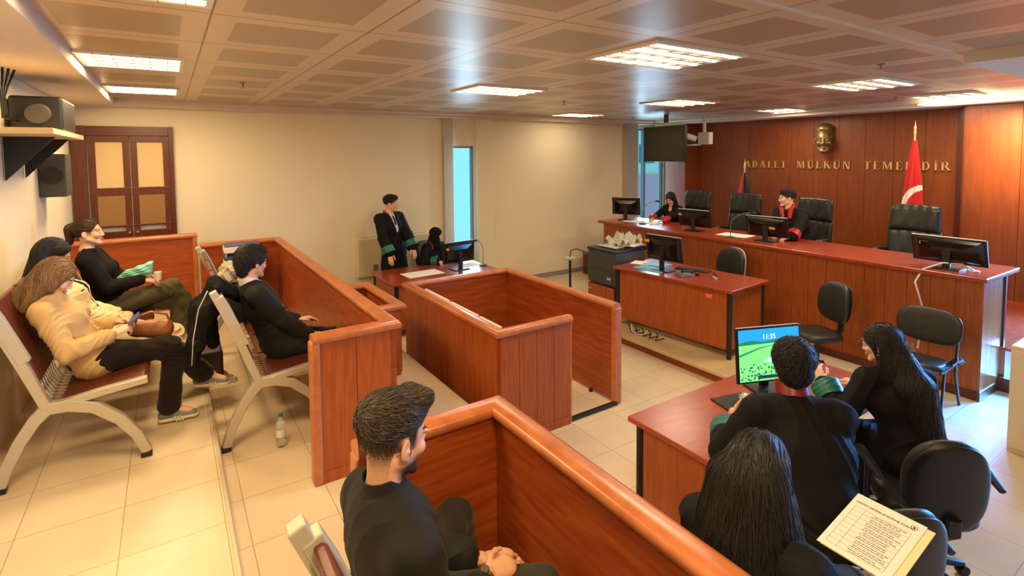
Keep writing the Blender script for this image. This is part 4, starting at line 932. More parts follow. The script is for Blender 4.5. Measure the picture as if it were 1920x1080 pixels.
# printed form held by the near woman: board, sheets, print
FORM = Matrix.Translation((2.05, .795, 1.10)) @ Matrix.Rotation(-PI / 2 - .02, 4, 'Z') @ Matrix.Rotation(.22, 4, 'X')
t = thing('printed_form', 'stapled printed evaluation form held up by the near woman with black hair', 'document', (2.05, .795, 1.10))
def fbox(bm, x0, y0, x1, y1, z0, z1): 
    v0 = len(bm.verts); box(bm, (x0, y0, z0), (x1, y1, z1)); xform(bm, FORM, v0)
b = B(); fbox(b, -.112, -.155, .125, .145, -.004, -.001); obj('back_sheet', b, mat('form_back', rgb(236, 226, 180), .8), t, world=True)
b = B(); fbox(b, -.125, -.155, .100, .150, 0, .0015); obj('front_sheet', b, M['paper'], t, world=True)
b = B(); Z_ = .0018
def ln(x0, y0, x1, y1, w=.0008): fbox(b, min(x0, x1) - w / 2, min(y0, y1) - w / 2, max(x0, x1) + w / 2, max(y0, y1) + w / 2, .0015, Z_)
ys_ = [.085 - .024 * k for k in range(10)]
for y in ys_: ln(-.105, y, .075, y)
ln(-.105, .085, -.105, ys_[-1]); ln(.075, .085, .075, ys_[-1]); ln(-.070, .085, -.070, ys_[-1])
obj('table_lines', b, M['ink'], t, world=True)
b = B(); rr = random.Random(5)
for k in range(9):
    for q in range(2):
        y = ys_[k] - .0075 - .009 * q; x = -.045 + rr.uniform(0, .012)
        while x < .062 - rr.uniform(0, .02):
            w_ = rr.uniform(.006, .016); fbox(b, x, y - .0014, min(x + w_, .07), y + .0014, .0015, Z_); x += w_ + .0025
obj('small_print', b, M['ink'], t, world=True)
me = text_mesh('HAKİM DEĞERLENDİRME FORMU', .0125); me.transform(FORM @ Matrix.Translation((-.018, .108, .0018))); obj('form_title', me, M['ink'], t, world=True)
b = B(); v0 = len(b.verts)
for k in range(24):
    a0, a1 = 2 * PI * k / 24, 2 * PI * (k + 1) / 24
    for r0, r1 in ((.0085, .0105),):
        vs = [b.verts.new((.072 + r * math.cos(a), .118 + r * math.sin(a), .0019)) for r, a in ((r0, a0), (r1, a0), (r1, a1), (r0, a1))]; b.faces.new(vs)
vs = [b.verts.new((.072 + .004 * math.cos(2 * PI * k / 8), .118 + .005 * math.sin(2 * PI * k / 8), .0019)) for k in range(8)]; b.faces.new(vs)
xform(b, FORM, v0); obj('emblem', b, M['ink'], t, world=True)
# ---------------------------------------------------------------- people: smooth distance-field bodies meshed with OpenVDB
import openvdb as _vdb
def V_(*a): return np.array(a if len(a) > 1 else a[0], float)
def nrm(v): v = np.asarray(v, float); return v / (np.linalg.norm(v) + 1e-12)
class Field:
    def __init__(s, h=.005): s.h = h; s.P = []
    def cone(s, a, b, ra, rb=None, k=.012, flat=None, sub=False):
        a, b = V_(a), V_(b); rb = ra if rb is None else rb
        m = max(ra, rb) * (max(1, flat[1]) if flat else 1) + k + 3 * s.h
        s.P.append(('c', np.minimum(a, b) - m, np.maximum(a, b) + m, (a, b, ra, rb, flat), k, sub)); return s
    def path(s, pts, rads, k=.012, flat=None):
        for i in range(len(pts) - 1): s.cone(pts[i], pts[i + 1], rads[i], rads[i + 1], k, flat)
        return s
    def ell(s, c, r, R=None, k=.012, sub=False):
        c, r = V_(c), V_(r); R = np.eye(3) if R is None else np.asarray(R, float)
        m = (np.abs(R) @ r) + k + 3 * s.h
        s.P.append(('e', c - m, c + m, (c, r, R), k, sub)); return s
    def cut(s, p, n, k=.004):
        """remove everything on the side n points to"""
        s.P.append(('p', None, None, (V_(p), nrm(n)), k, True)); return s
    def build(s):
        h = s.h; add = [q for q in s.P if not q[5]]
        lo = np.min([q[1] for q in add], 0) - 2 * h; hi = np.max([q[2] for q in add], 0) + 2 * h
        N = np.ceil((hi - lo) / h).astype(int) + 1
        A = np.full(N, 1.0, np.float32)
        ax = [(lo[i] + np.arange(N[i]) * h).astype(np.float32) for i in range(3)]
        for ty, l, u, d, k, sub in s.P:
            if ty == 'p': i0 = np.zeros(3, int); i1 = N
            else:
                i0 = np.clip(np.floor((l - lo) / h).astype(int), 0, N); i1 = np.clip(np.ceil((u - lo) / h).astype(int) + 1, 0, N)
                if (i1 <= i0).any(): continue
            X = ax[0][i0[0]:i1[0], None, None]; Y = ax[1][None, i0[1]:i1[1], None]; Z = ax[2][None, None, i0[2]:i1[2]]
            if ty == 'c':
                a, b, ra, rb, flat = d; ab = b - a; L2 = max(1e-12, ab @ ab)
                px, py, pz = X - a[0], Y - a[1], Z - a[2]
                t = np.clip((px * ab[0] + py * ab[1] + pz * ab[2]) / L2, 0, 1)
                qx, qy, qz = px - t * ab[0], py - t * ab[1], pz - t * ab[2]
                if flat is not None:
                    w_ = nrm(flat[0]); q = (qx * w_[0] + qy * w_[1] + qz * w_[2]) * (1 - 1 / flat[1])
                    qx = qx - w_[0] * q; qy = qy - w_[1] * q; qz = qz - w_[2] * q
                D = np.sqrt(qx * qx + qy * qy + qz * qz) - (ra + (rb - ra) * t)
            elif ty == 'e':
                c, r, R = d; px, py, pz = X - c[0], Y - c[1], Z - c[2]
                q = [(px * R[0, i] + py * R[1, i] + pz * R[2, i]) for i in range(3)]
                k0 = np.sqrt(sum((q[i] / r[i]) ** 2 for i in range(3))) + 1e-9; k1 = np.sqrt(sum((q[i] / r[i] ** 2) ** 2 for i in range(3))) + 1e-9
                D = k0 * (k0 - 1) / k1
            else:
                p, n_ = d; D = (X - p[0]) * n_[0] + (Y - p[1]) * n_[1] + (Z - p[2]) * n_[2]; D = -D
                S = A; e = np.clip(.5 - .5 * (A + D) / k, 0, 1); A[...] = A * (1 - e) + (-D) * e + k * e * (1 - e); continue
            S = A[i0[0]:i1[0], i0[1]:i1[1], i0[2]:i1[2]]
            if sub:
                e = np.clip(.5 - .5 * (S + D) / k, 0, 1); S[...] = S * (1 - e) - D * e + k * e * (1 - e)
            else:
                e = np.clip(.5 + .5 * (D - S) / k, 0, 1); S[...] = D * (1 - e) + S * e - k * e * (1 - e)
        s.A, s.lo = A, lo; return s
    def mesh(s, fold=None):
        if not hasattr(s, 'A'): s.build()
        g = _vdb.FloatGrid(1.0); g.copyFromArray(np.clip(s.A, -4 * s.h, 4 * s.h).astype(np.float32))
        p, q = g.convertToQuads(0.0)[:2]
        p = p.astype(np.float64) * s.h + s.lo
        if fold is not None:
            n = s.grad(p); p = p + n * fold(p, n)[:, None]
        me = bpy.data.meshes.new('m'); me.vertices.add(len(p)); me.vertices.foreach_set('co', p.astype(np.float32).ravel())
        q = q[:, ::-1]
        me.loops.add(q.size); me.loops.foreach_set('vertex_index', q.astype(np.int32).ravel())
        me.polygons.add(len(q)); me.polygons.foreach_set('loop_start', np.arange(0, q.size, 4, dtype=np.int32)); me.polygons.foreach_set('loop_total', np.full(len(q), 4, np.int32))
        me.update(calc_edges=True); me.polygons.foreach_set('use_smooth', [True] * len(q)); me.validate()
        s.p = p; return me
    def val(s, p):
        f = (p - s.lo) / s.h; N = np.array(s.A.shape); f = np.clip(f, 0, N - 1.001); i = f.astype(int); t = f - i; o = 0
        for dx in (0, 1):
            for dy in (0, 1):
                for dz in (0, 1):
                    w_ = (t[:, 0] if dx else 1 - t[:, 0]) * (t[:, 1] if dy else 1 - t[:, 1]) * (t[:, 2] if dz else 1 - t[:, 2])
                    o = o + w_ * s.A[i[:, 0] + dx, i[:, 1] + dy, i[:, 2] + dz]
        return o
    def grad(s, p):
        e = s.h; g = np.stack([s.val(p + np.eye(3)[i] * e) - s.val(p - np.eye(3)[i] * e) for i in range(3)], 1)
        return g / (np.linalg.norm(g, axis=1, keepdims=True) + 1e-9)
def fold_fn(seed, joints, amp=.006, base=.0015, freq=55, drape=False):
    r = np.random.RandomState(seed); D = [nrm(r.randn(3)) for _ in range(6)]; ph = r.rand(6) * 6
    if drape: D = [nrm(d * V_(1, 1, .22)) for d in D]
    def f(p, n):
        wv = np.sin(p @ D[0] * freq * .45 + ph[0]) + np.sin(p @ D[1] * freq * .3 + ph[1])
        a = np.sin(p @ D[2] * freq + 2.2 * wv + ph[2]); c = np.sin(p @ D[3] * freq * .62 + 1.8 * wv + ph[3])
        rid = 1 - 2 * np.abs(a) ** .7; W = np.full(len(p), base)
        for j, rad in joints: W = W + amp * np.exp(-((p - V_(j)) ** 2).sum(1) / rad ** 2)
        return W * (rid * .7 + c * .5)
    return f
def ik(a, c, l1, l2, pole):
    a, c = V_(a), V_(c); d = c - a; L = np.linalg.norm(d); mx = (l1 + l2) * .995
    if L > mx: c = a + d / L * mx; d = c - a; L = mx
    x = (l1 * l1 - l2 * l2 + L * L) / (2 * L); hgt = math.sqrt(max(0, l1 * l1 - x * x)); u = d / L
    pole = V_(pole) - u * (V_(pole) @ u); return a + u * x + nrm(pole) * hgt, c
def head_frame(Hc, look, roll=0, s=1.0):
    y = nrm(look); z = V_(0, 0, 1) - y * y[2]; z = nrm(z); x = np.cross(y, z)
    if roll: x, z = x * math.cos(roll) + z * math.sin(roll), z * math.cos(roll) - x * math.sin(roll)
    return V_(Hc), np.stack([x, y, z], 1), s
def skin_head(F, HF, fem=False, ears=True):
    c, R, s = HF; T = lambda x, y, z: c + R @ (V_(x, y, z) * s); g = .93 if fem else 1
    E = lambda p, r, k=.01, sub=False, RR=None: F.ell(T(*p), V_(r) * s, R if RR is None else R @ RR, k * s, sub)
    E((0, -.018, .038), (.074, .094, .084)); E((0, .030, .010), (.062 * g, .060, .075)); E((0, .028, -.045), (.054 * g, .056, .058), .02)
    for q in (-1, 1):
        F.cone(T(q * .052 * g, .0, -.05), T(q * .018, .068, -.096), .018 * s, .016 * s, .02 * s)
        E((q * .038, .066, -.026), (.022, .020, .020), .02); E((q * .030, .080, .020), (.026, .012, .008), .010)
    E((0, .074, -.098), (.019 * g, .017, .015), .014)
    for q in (-1, 1): E((q * .031, .094, .002), (.017, .013, .011), .010, True)
    for q in (-1, 1):
        E((q * .031, .078, .001), (.0145, .0125, .0125), .003)
        if F.h < .0038: E((q * .0315, .0925, -.0005), (.0115, .007, .0032), .0015, True)
    F.cone(T(0, .086, .012), T(0, .106 if not fem else .102, -.030), .0065 * s, .0105 * s, .010 * s)
    for q in (-1, 1): E((q * .0115, .096, -.035), (.0075, .009, .007), .006)
    E((0, .0905, -.0615), (.023, .0085, .0050), .005); E((0, .0895, -.0725), (.019, .0085, .0058), .005); E((0, .099, -.0665), (.022, .006, .0014), .002, True)
    if ears:
        for q in (-1, 1):
            a = .35 * q; RR = np.array([[math.cos(a), -math.sin(a), 0], [math.sin(a), math.cos(a), 0], [0, 0, 1]])
            E((q * .078, -.012, -.006), (.0075, .019, .031), .006, False, RR); E((q * .0865, -.008, -.001), (.0065, .0115, .020), .003, True, RR); E((q * .083, -.004, -.012), (.003, .006, .008), .003)
            E((q * .077, -.004, -.030), (.006, .009, .010), .005)
def hand(F, W, f, up, side, curl=.5, sp=1.0, s=1.0, thumb=.5):
    """W wrist, f finger direction, up = back-of-hand normal, side +1 right hand / -1 left"""
    W, f = V_(W), nrm(f); up = nrm(V_(up) - f * (V_(up) @ f)); th = np.cross(up, f) * side
    curls = curl if hasattr(curl, '__len__') else [curl] * 4
    F.cone(W, W + f * .085 * s, .024 * s, .034 * s, .012, (up, .45)); tips = []
    F.cone(W + f * .03 * s + th * .012 * s, W + f * .082 * s + th * .022 * s, .013 * s, .011 * s, .012); F.cone(W + f * .03 * s - th * .012 * s, W + f * .076 * s - th * .024 * s, .014 * s, .0105 * s, .012)
    for i, (o, b0, L) in enumerate(((.027, .086, (.042, .026, .020)), (.009, .090, (.046, .029, .021)), (-.009, .086, (.042, .027, .020)), (-.026, .078, (.034, .020, .018)))):
        p = W + f * b0 * s + th * o * s; c = curls[i]; fan = o * 2.2 * sp; a = c * .8
        for j, l in enumerate(L):
            d = nrm(f * math.cos(a) - up * math.sin(a) + th * fan); q = p + d * l * s
            r0, r1 = ((.0092, .0084), (.0084, .0077), (.0077, .0066))[j]; F.cone(p, q, r0 * s, r1 * s, .004); p = q; a += c * (1.0, .7, 0)[j]
        tips.append(p)
    p = W + f * .022 * s + th * .024 * s
    for l, d, r0, r1 in ((.038, th * .75 + f * .75 - up * .35 * thumb, .0135, .0105), (.031, th * .35 + f * .95 - up * .5 * thumb, .0102, .0092), (.024, th * (.1 - .3 * thumb) + f - up * .6 * thumb, .009, .0075)):
        q = p + nrm(d) * l * s; F.cone(p, q, r0 * s, r1 * s, .006); p = q
    return tips
def face_mat(me, fn):
    n = len(me.polygons); c = np.empty(n * 3, np.float32); me.polygons.foreach_get('center', c); c = c.reshape(-1, 3)
    me.polygons.foreach_set('material_index', fn(c).astype(np.int32))
def skin_mat(name, col, lips=None):
    m = mat(name, col, .48, noise=.10, nscale=35, bump=.06, bscale=300)
    b = m.node_tree.nodes['Principled BSDF']; b.inputs['Subsurface Weight'].default_value = .12; b.inputs['Subsurface Radius'].default_value = (.01, .004, .002); b.inputs['Subsurface Scale'].default_value = .5
    return m
SK = {'a': skin_mat('skin_light', rgb(224, 172, 138)), 'b': skin_mat('skin_medium', rgb(206, 150, 112)), 'c': skin_mat('skin_fair', rgb(232, 184, 154))}
M['lips'] = mat('lips', rgb(186, 112, 96), .45); M['brow'] = mat('brow_hair', rgb(62, 44, 35), .7); M['eyew'] = mat('eye_white', rgb(206, 192, 182), .35); M['iris'] = mat('iris', rgb(48, 30, 20), .15)
M['stub'] = mat('stubble', rgb(96, 70, 56), .7, col2=rgb(70, 48, 38), nscale=260); M['beard'] = mat('short_beard', rgb(46, 34, 28), .8, bump=.6, bscale=700)
def fab(name, col, rough=.85, bs=260, sheen=.1, noise=.12): return mat(name, col, rough, noise=noise, nscale=12, bump=.12, bscale=bs, sheen=sheen, spec=.2)
G = {'robe': fab('robe_black', rgb(21, 20, 20), .75, sheen=.0), 'suit': fab('suit_black', rgb(28, 27, 26), .75, sheen=.03), 'shirtb': fab('shirt_black', rgb(36, 34, 31), .72, sheen=.03), 'beige': fab('jacket_beige', rgb(206, 172, 116), .9), 'cream': fab('cream_cloth', rgb(226, 206, 166), .9),
     'olive': fab('trousers_olive', rgb(88, 84, 58), .85), 'blk': fab('cloth_black', rgb(19, 18, 19), .8, sheen=0), 'brown': fab('trousers_dark', rgb(34, 24, 24), .85), 'dkgrey': fab('trousers_grey', rgb(58, 56, 50), .8), 'white': fab('shirt_white', rgb(232, 226, 222), .7),
     'redc': mat('red_satin', rgb(176, 22, 26), .42, bump=.05), 'wine': mat('wine_satin', rgb(128, 26, 34), .38, bump=.05), 'green': mat('green_satin', rgb(22, 104, 96), .38, bump=.2, bscale=60), 'gold': mat('gold_braid', rgb(206, 170, 96), .5), 'tie': fab('tie_dark', rgb(44, 36, 34), .5)}
def hairmats(nm, cols, rough=.38): return [mat('%s_%d' % (nm, i), c, rough, spec=.6) for i, c in enumerate(cols)]
HM = {'blackh': hairmats('hair_black', [rgb(18, 15, 14), rgb(26, 21, 19), rgb(36, 29, 25)]), 'brownh': hairmats('hair_brown', [rgb(50, 34, 24), rgb(72, 50, 34), rgb(92, 66, 44)]),
      'blondh': hairmats('hair_blond', [rgb(120, 88, 54), rgb(150, 112, 68), rgb(186, 146, 94), rgb(104, 74, 46)]), 'darkh': hairmats('hair_dark', [rgb(26, 20, 17), rgb(38, 30, 25), rgb(56, 44, 35)]), 'fadeh': hairmats('hair_fade', [rgb(40, 33, 26), rgb(64, 52, 40), rgb(108, 90, 68), rgb(52, 42, 33)])}
for _k in HM: HM[_k][0].node_tree.nodes['Principled BSDF'].inputs['Roughness'].default_value = .7
def strands(F, me, n, L, flow, seed=0, r=.0011, lift=.003, segs=9, jit=.25, wave=0, mask=None, root_r=None, nm=3, follow=1.0, drop=0):
    """hair locks: start on the surface of the hair volume F and run along flow(p), hugging the volume; returns a mesh"""
    rs = np.random.RandomState(seed); nv = len(me.vertices); co = np.empty(nv * 3, np.float32); me.vertices.foreach_get('co', co); co = co.reshape(-1, 3).astype(float)
    if mask is not None: co = co[mask(co)]
    p = co[rs.randint(0, len(co), n)] + rs.randn(n, 3) * .001; off = rs.rand(n) * lift; jj = rs.randn(n, 3) * jit; LL = L * (.6 + .6 * rs.rand(n)); ds = LL / segs
    ph = rs.rand(n) * 6.3; pts = [p.copy()]; nn = F.grad(p); p = p - nn * (F.val(p) - off)[:, None] ; pts = [p.copy()]
    for i in range(segs):
        nn = F.grad(p); d = flow(p) + jj; d = d - nn * ((d * nn).sum(1) * follow)[:, None]; d /= np.linalg.norm(d, axis=1, keepdims=True) + 1e-9
        if wave: sd = np.cross(nn, d); d = d + sd * (wave * np.sin(ph + i * 1.5))[:, None]
        p = p + d * ds[:, None]; v = F.val(p); tgt = off * (1 + .5 * i / segs); p = p - nn * np.clip(v - tgt, -.02, .02)[:, None] * follow; pts.append(p.copy())
    P = np.stack(pts, 1); m_ = P.shape[1]
    t = np.gradient(P, axis=1); t /= np.linalg.norm(t, axis=2, keepdims=True) + 1e-9
    N = np.stack([F.grad(P[:, i]) for i in range(m_)], 1); Bn = np.cross(t, N); Bn /= np.linalg.norm(Bn, axis=2, keepdims=True) + 1e-9; N = np.cross(Bn, t)
    rad = r * (1 - .75 * (np.arange(m_) / (m_ - 1)) ** 2)
    rad = rad[None, :, None] * (.7 + .6 * rs.rand(n))[:, None, None]
    ring = np.stack([P + (Bn * math.cos(a) * 1.5 + N * math.sin(a) * .8) * rad for a in (0.3, 2.4, 4.5)], 2)   # n, m, 3, 3
    Vv = ring.reshape(-1, 3); idx = np.arange(n * m_ * 3).reshape(n, m_, 3)
    q = np.stack([idx[:, :-1, :], np.roll(idx, -1, 2)[:, :-1, :], np.roll(idx, -1, 2)[:, 1:, :], idx[:, 1:, :]], -1).reshape(-1, 4)
    me2 = bpy.data.meshes.new('strands'); me2.vertices.add(len(Vv)); me2.vertices.foreach_set('co', Vv.astype(np.float32).ravel())
    me2.loops.add(q.size); me2.loops.foreach_set('vertex_index', q.astype(np.int32).ravel()); me2.polygons.add(len(q))
    me2.polygons.foreach_set('loop_start', np.arange(0, q.size, 4, dtype=np.int32)); me2.polygons.foreach_set('loop_total', np.full(len(q), 4, np.int32))
    cid = rs.randint(0, nm, n); me2.polygons.foreach_set('material_index', np.repeat(cid, (m_ - 1) * 3).astype(np.int32))
    me2.update(calc_edges=True); me2.polygons.foreach_set('use_smooth', [True] * len(q)); return me2
def join_mesh(a, b):
    bm = bmesh.new(); bm.from_mesh(a); bm.from_mesh(b); a.clear_geometry(); bm.to_mesh(a); bm.free(); bpy.data.meshes.remove(b); return a

class Person:
    """pel pelvis centre, Hc head centre (eye level), f facing of the chest, look gaze direction; targets in world space"""
    def __init__(s, label, pel, Hc, f, look, hl, hr, al, ar, sc_=1.0, fem=False, skin='a', roll=0, el=None, er=None, kl=None, kr=None, h=.0045, sit=True, group=None, foot=None, shw=None, fl=None, fr=None, bust=0, sdrop=.070):
        s.lab = label; s.s = sc_; s.fem = fem; s.h = h; s.f = nrm(V_(f[0], f[1], 0)); s.lat = V_(s.f[1], -s.f[0], 0); s.pel = V_(pel); s.Hc = V_(Hc)
        s.HF = head_frame(Hc, look, roll, sc_ * (.96 if fem else 1)); hu = s.HF[1][:, 2]; s.look = nrm(look)
        s.N = s.Hc - nrm(hu * .6 + V_(0, 0, .4) + s.HF[1][:, 1] * .25) * .150 * sc_ ; s.sp = nrm(s.N - s.pel); s.back = nrm(np.cross(s.lat, s.sp)) # points forward
        s.fw = nrm(np.cross(s.sp, s.lat)) * 1.0
        if s.fw @ s.f < 0: s.fw = -s.fw
        L = np.linalg.norm(s.N - s.pel); s.L = L
        sw = shw or (.165 if fem else .185) * sc_
        s.shc = s.N - s.sp * sdrop * sc_ ; s.S = {-1: s.shc - s.lat * sw, 1: s.shc + s.lat * sw}; s.hip = {-1: s.pel - s.lat * .085 * sc_, 1: s.pel + s.lat * .085 * sc_}
        UA, FA, TH, SHK = .285 * sc_, .25 * sc_, .445 * sc_, .42 * sc_
        s.W = {}; s.E = {}; s.K = {}; s.A = {}
        dn = -s.sp * .6 - s.fw * .5
        for q, t, e in ((-1, hl, el), (1, hr, er)):
            s.E[q], s.W[q] = ik(s.S[q], t, UA, FA, V_(e) if e is not None else dn + s.lat * q * .55)
        for q, t, e in ((-1, al, kl), (1, ar, kr)):
            s.K[q], s.A[q] = ik(s.hip[q], t, TH, SHK, V_(e) if e is not None else s.f + V_(0, 0, .9))
        s.foot = foot or {}
        s.root = None
    def body(s, hands, neck=.052, ears=True):
        """hands: {side: (finger dir, back normal, curl, thumb)}"""
        F = Field(s.h); c = s.s; q_ = .86 if s.fem else 1
        skin_head(F, s.HF, s.fem, ears)
        T = lambda x, y, z: s.HF[0] + s.HF[1] @ (V_(x, y, z) * s.HF[2])
        F.cone(T(0, -.025, -.05), s.N + s.fw * .012, neck * .98 * c * q_, neck * 1.08 * c * q_, .03)
        F.cone(s.N, s.shc, .055 * c * q_, .07 * c * q_, .03)
        for q in (-1, 1):
            F.cone(s.N - s.sp * .02, s.S[q] - s.lat * q * .02, .042 * c * q_, .04 * c * q_, .03)
            F.cone(s.S[q], s.E[q], .044 * c * q_, .036 * c * q_, .02); F.cone(s.E[q], s.W[q], .037 * c * q_, .024 * c * q_, .015)
            F.cone(s.hip[q], s.K[q], .074 * c, .05 * c, .03); F.cone(s.K[q], s.A[q], .05 * c, .034 * c, .02)
            ft = s.foot.get(q, s.f); F.cone(s.A[q] + nrm(ft) * -.02, s.A[q] + nrm(ft) * .13 * c - V_(0, 0, .045) * 1, .034 * c, .022 * c, .02)
            fd, up, cu, th = hands[q]; hand(F, s.W[q], fd, up, q, cu, 1, c * (.93 if s.fem else 1), th)
        F.cone(s.pel, s.pel + s.sp * s.L * .45, .088 * c, .088 * c, .04, (s.lat, 1.35)); F.cone(s.pel + s.sp * s.L * .45, s.shc - s.sp * .05, .088 * c, .080 * c, .05, (s.lat, 1.45))
        me = F.mesh(); Hc, R, k = s.HF
        def mi(cc):
            l = ((cc - Hc) @ R) / k; o = np.zeros(len(cc), int); x, y, z = np.abs(l[:, 0]), l[:, 1], l[:, 2]
            o[(y > .082) & (x < .023) & (np.abs(z + .067) < .0105 * np.sqrt(np.clip(1 - (x / .024) ** 2, 0, 1)))] = 1
            zb = .0215 + .006 * np.sin((x - .012) / .035 * 2.6)
            o[(y > .055) & (x > .012) & (x < .049) & (np.abs(z - zb) < .0034)] = 2
            if s.h >= .0038:
                ey = (y > .066) & (np.abs(x - .032) < .0115) & (np.abs(z) < .0036); o[ey] = 5; o[ey & (np.abs(x - .032 + .002) < .0058)] = 2
            if getattr(s, 'stub', None) is not None: o = s.stub(l, o)
            return o
        mats = [SK[s.__dict__.get('skin_', 'a')], M['lips'], M['brow'], M['stub'], M['beard'], M['eyew']]
        face_mat(me, mi); s.root = obj('person', me, mats)
        tag(s.root, s.lab, 'person')
        for q in ((-1, 1) if s.h < .0038 else ()):
            b = B(); sphere(b, (0, 0, 0), .0096 * k, 16)
            for f_ in b.faces:
                f_.material_index = 1 if f_.calc_center_median().y > .0076 * k else 0
            bmesh.ops.transform(b, matrix=Matrix([list(R[i]) + [float((Hc + R @ (V_(q * .0305, .0790, 0) * k))[i])] for i in range(3)] + [[0, 0, 0, 1]]), verts=b.verts)
            obj('eye', b, [M['eyew'], M['iris']], s.root, smooth=True)
        return s.root
    def add(s, name, F, m, fold=None, label=None):
        me = F.mesh(fold); o = obj(name, me, m, s.root)
        if label: o['label'] = label
        return o
    def joints(s, rr=.10):
        J = [(s.E[q], .085) for q in (-1, 1)] + [(s.S[q] - s.sp * .06, .07) for q in (-1, 1)] + [(s.pel + s.sp * .10 + s.fw * .06, .14)]
        return J
    def torso(s, F, off=.012, low=0.0, q_=None):
        c = s.s; q_ = q_ or (.90 if s.fem else 1.0); lat = s.lat; P = lambda t, fw=0: s.pel + s.sp * s.L * t + s.fw * fw
        F.cone(P(-.05 + low), P(.25), (.108 * q_ + off) * c, (.098 * q_ + off) * c, .04, (lat, 1.34)); F.cone(P(.25), P(.62, .008), (.098 * q_ + off) * c, (.105 * q_ + off) * c, .04, (lat, 1.38))
        F.cone(P(.62, .008), P(.86), (.105 * q_ + off) * c, (.078 * q_ + off) * c, .05, (lat, 1.55))
        for q in (-1, 1): F.cone(s.N - s.sp * .045 * c, s.S[q] - s.sp * .005, (.048 * q_ + off * .5) * c, (.048 * q_ + off * .5) * c, .045)
        if s.fem:
            for q in (-1, 1): F.ell(P(.60, .085) + lat * q * .065, (.055, .055, .055), None, .05)
    def sleeve(s, F, q, off=.012, flare=0, upto=.93, puff=0):
        c = s.s; q_ = .88 if s.fem else 1.0; W = s.E[q] + (s.W[q] - s.E[q]) * upto
        m_ = s.S[q] * .6 + s.E[q] * .4; rm = (.050 * q_ + off + puff * .2) * c
        F.cone(s.S[q], m_, (.050 * q_ + off) * c, rm, .055); F.cone(m_, s.E[q], rm, (.045 * q_ + off + puff * .5) * c, .012); F.cone(s.E[q], W, (.044 * q_ + off + puff * .6) * c, (.031 * q_ + off + flare) * c, .012)
        return W
    def legs(s, F, off=.010, flare=0, upto=.97, thigh=.082):
        c = s.s; q_ = .95 if s.fem else 1
        for q in (-1, 1):
            F.cone(s.hip[q] + s.sp * 0, s.K[q], (thigh * q_ + off) * c, (.058 * q_ + off) * c, .03); A_ = s.K[q] + (s.A[q] - s.K[q]) * upto
            F.cone(s.K[q], s.K[q] + (A_ - s.K[q]) * .4, (.056 * q_ + off) * c, (.056 * q_ + off) * c, .02); F.cone(s.K[q] + (A_ - s.K[q]) * .4, A_, (.056 * q_ + off) * c, (.040 + off + flare) * c, .02)
        F.ell(s.pel - s.sp * .01, (.155 * q_ * c, .155 * q_ * c, .11 * c), None, .04)
    def shoe(s, q, m, sole=None, name='shoe', sc2=1.0):
        ft = nrm(s.foot.get(q, s.f)); A_ = s.A[q]; k = s.s * sc2; dn = nrm(np.cross(np.cross(ft, (0, 0, 1)), ft)) * -1
        dn = -nrm(V_(0, 0, 1) - ft * ft[2]); sd = np.cross(ft, dn)
        F = Field(.004); F.cone(A_ - ft * .035 * k + dn * .045 * k, A_ + ft * .15 * k + dn * .062 * k, .036 * k, .024 * k, .02, (sd, 1.25)); F.cone(A_ + dn * .0, A_ + ft * .05 * k + dn * .045 * k, .036 * k, .034 * k, .02)
        p = A_ + dn * .080 * k; F.cut(p, dn, .004); o = s.add(name, F, m)
        if sole is not None:
            F = Field(.004); F.cone(A_ - ft * .035 * k + dn * .075 * k, A_ + ft * .152 * k + dn * .075 * k, .040 * k, .030 * k, .01, (sd, 1.15)); F.cut(A_ + dn * .088 * k, dn, .003); F.cut(A_ + dn * .066 * k, -dn, .003)
            me = F.mesh(); obj('sole', me, sole, o)
        return o
    def vee(s, F, depth=.55, w=.05, w2=.014, top=.02):
        a = s.N + s.fw * .10 * s.s + s.sp * top; b_ = s.pel + s.sp * s.L * (1 - depth) + s.fw * .175 * s.s
        F.cone(a, b_, w * s.s, w2 * s.s, .006, (s.fw, 1.9), True)
    def inner(s, m, name='shirt', off=.012, h=.006):
        F = Field(h); s.torso(F, off, .02); F.cone(s.N - s.sp * .03, s.N + s.sp * .012 + s.fw * .01, .062 * s.s, .055 * s.s, .02)
        return s.add(name, F, m, fold_fn(3, [], 0, .001, 50))
    def tie(s, m, t0=.97, t1=.42, w=.02):
        b = B(); P_ = []
        for k in range(9):
            t = t0 + (t1 - t0) * k / 8; dep = (.062 if k == 0 else .090 + .030 * min(1, k / 3.)) * s.s + .0; ww = (.012 if k < 2 else w * (.6 + .4 * k / 8)) * s.s
            c_ = s.pel + s.sp * s.L * t + s.fw * dep; P_.append([tuple(c_ - s.lat * ww), tuple(c_ - s.lat * ww + s.fw * .006), tuple(c_ + s.fw * .010), tuple(c_ + s.lat * ww + s.fw * .006), tuple(c_ + s.lat * ww)])
        loft(b, P_); return obj('necktie', b, m, s.root, bevel=.001)
    def collar_band(s, r, hgt, th, m, name='collar', tiltf=.3, gap=.0, flat=(1.0), drop=0):
        """standing or folded band around the neck base"""
        b = B(); n = 36; rings = []; up = nrm(s.sp * .8 + V_(0, 0, .2)); X = s.lat; Y = nrm(np.cross(up, X)); Y = Y if Y @ s.f > 0 else -Y
        for k in range(n + 1):
            a = -PI / 2 + gap / 2 + (2 * PI - gap) * k / n + PI  # opening at the front
            a = PI / 2 + gap / 2 + (2 * PI - gap) * k / n
            d = X * math.cos(a) + Y * math.sin(a); fr = max(0, math.sin(a))
            base = s.N + Y * .010 - up * (.012 + tiltf * fr * .06 + drop)
            hgt_ = hgt + .030; p0 = base + d * (r + .012); p1 = base + d * r + up * hgt_ * (1 - .35 * fr)
            p2 = base + d * (r + th) + up * hgt_ * (1 - .35 * fr); p3 = base + d * (r + .012 + th) 
            rings.append([tuple(p0), tuple(p1), tuple(p2), tuple(p3)])
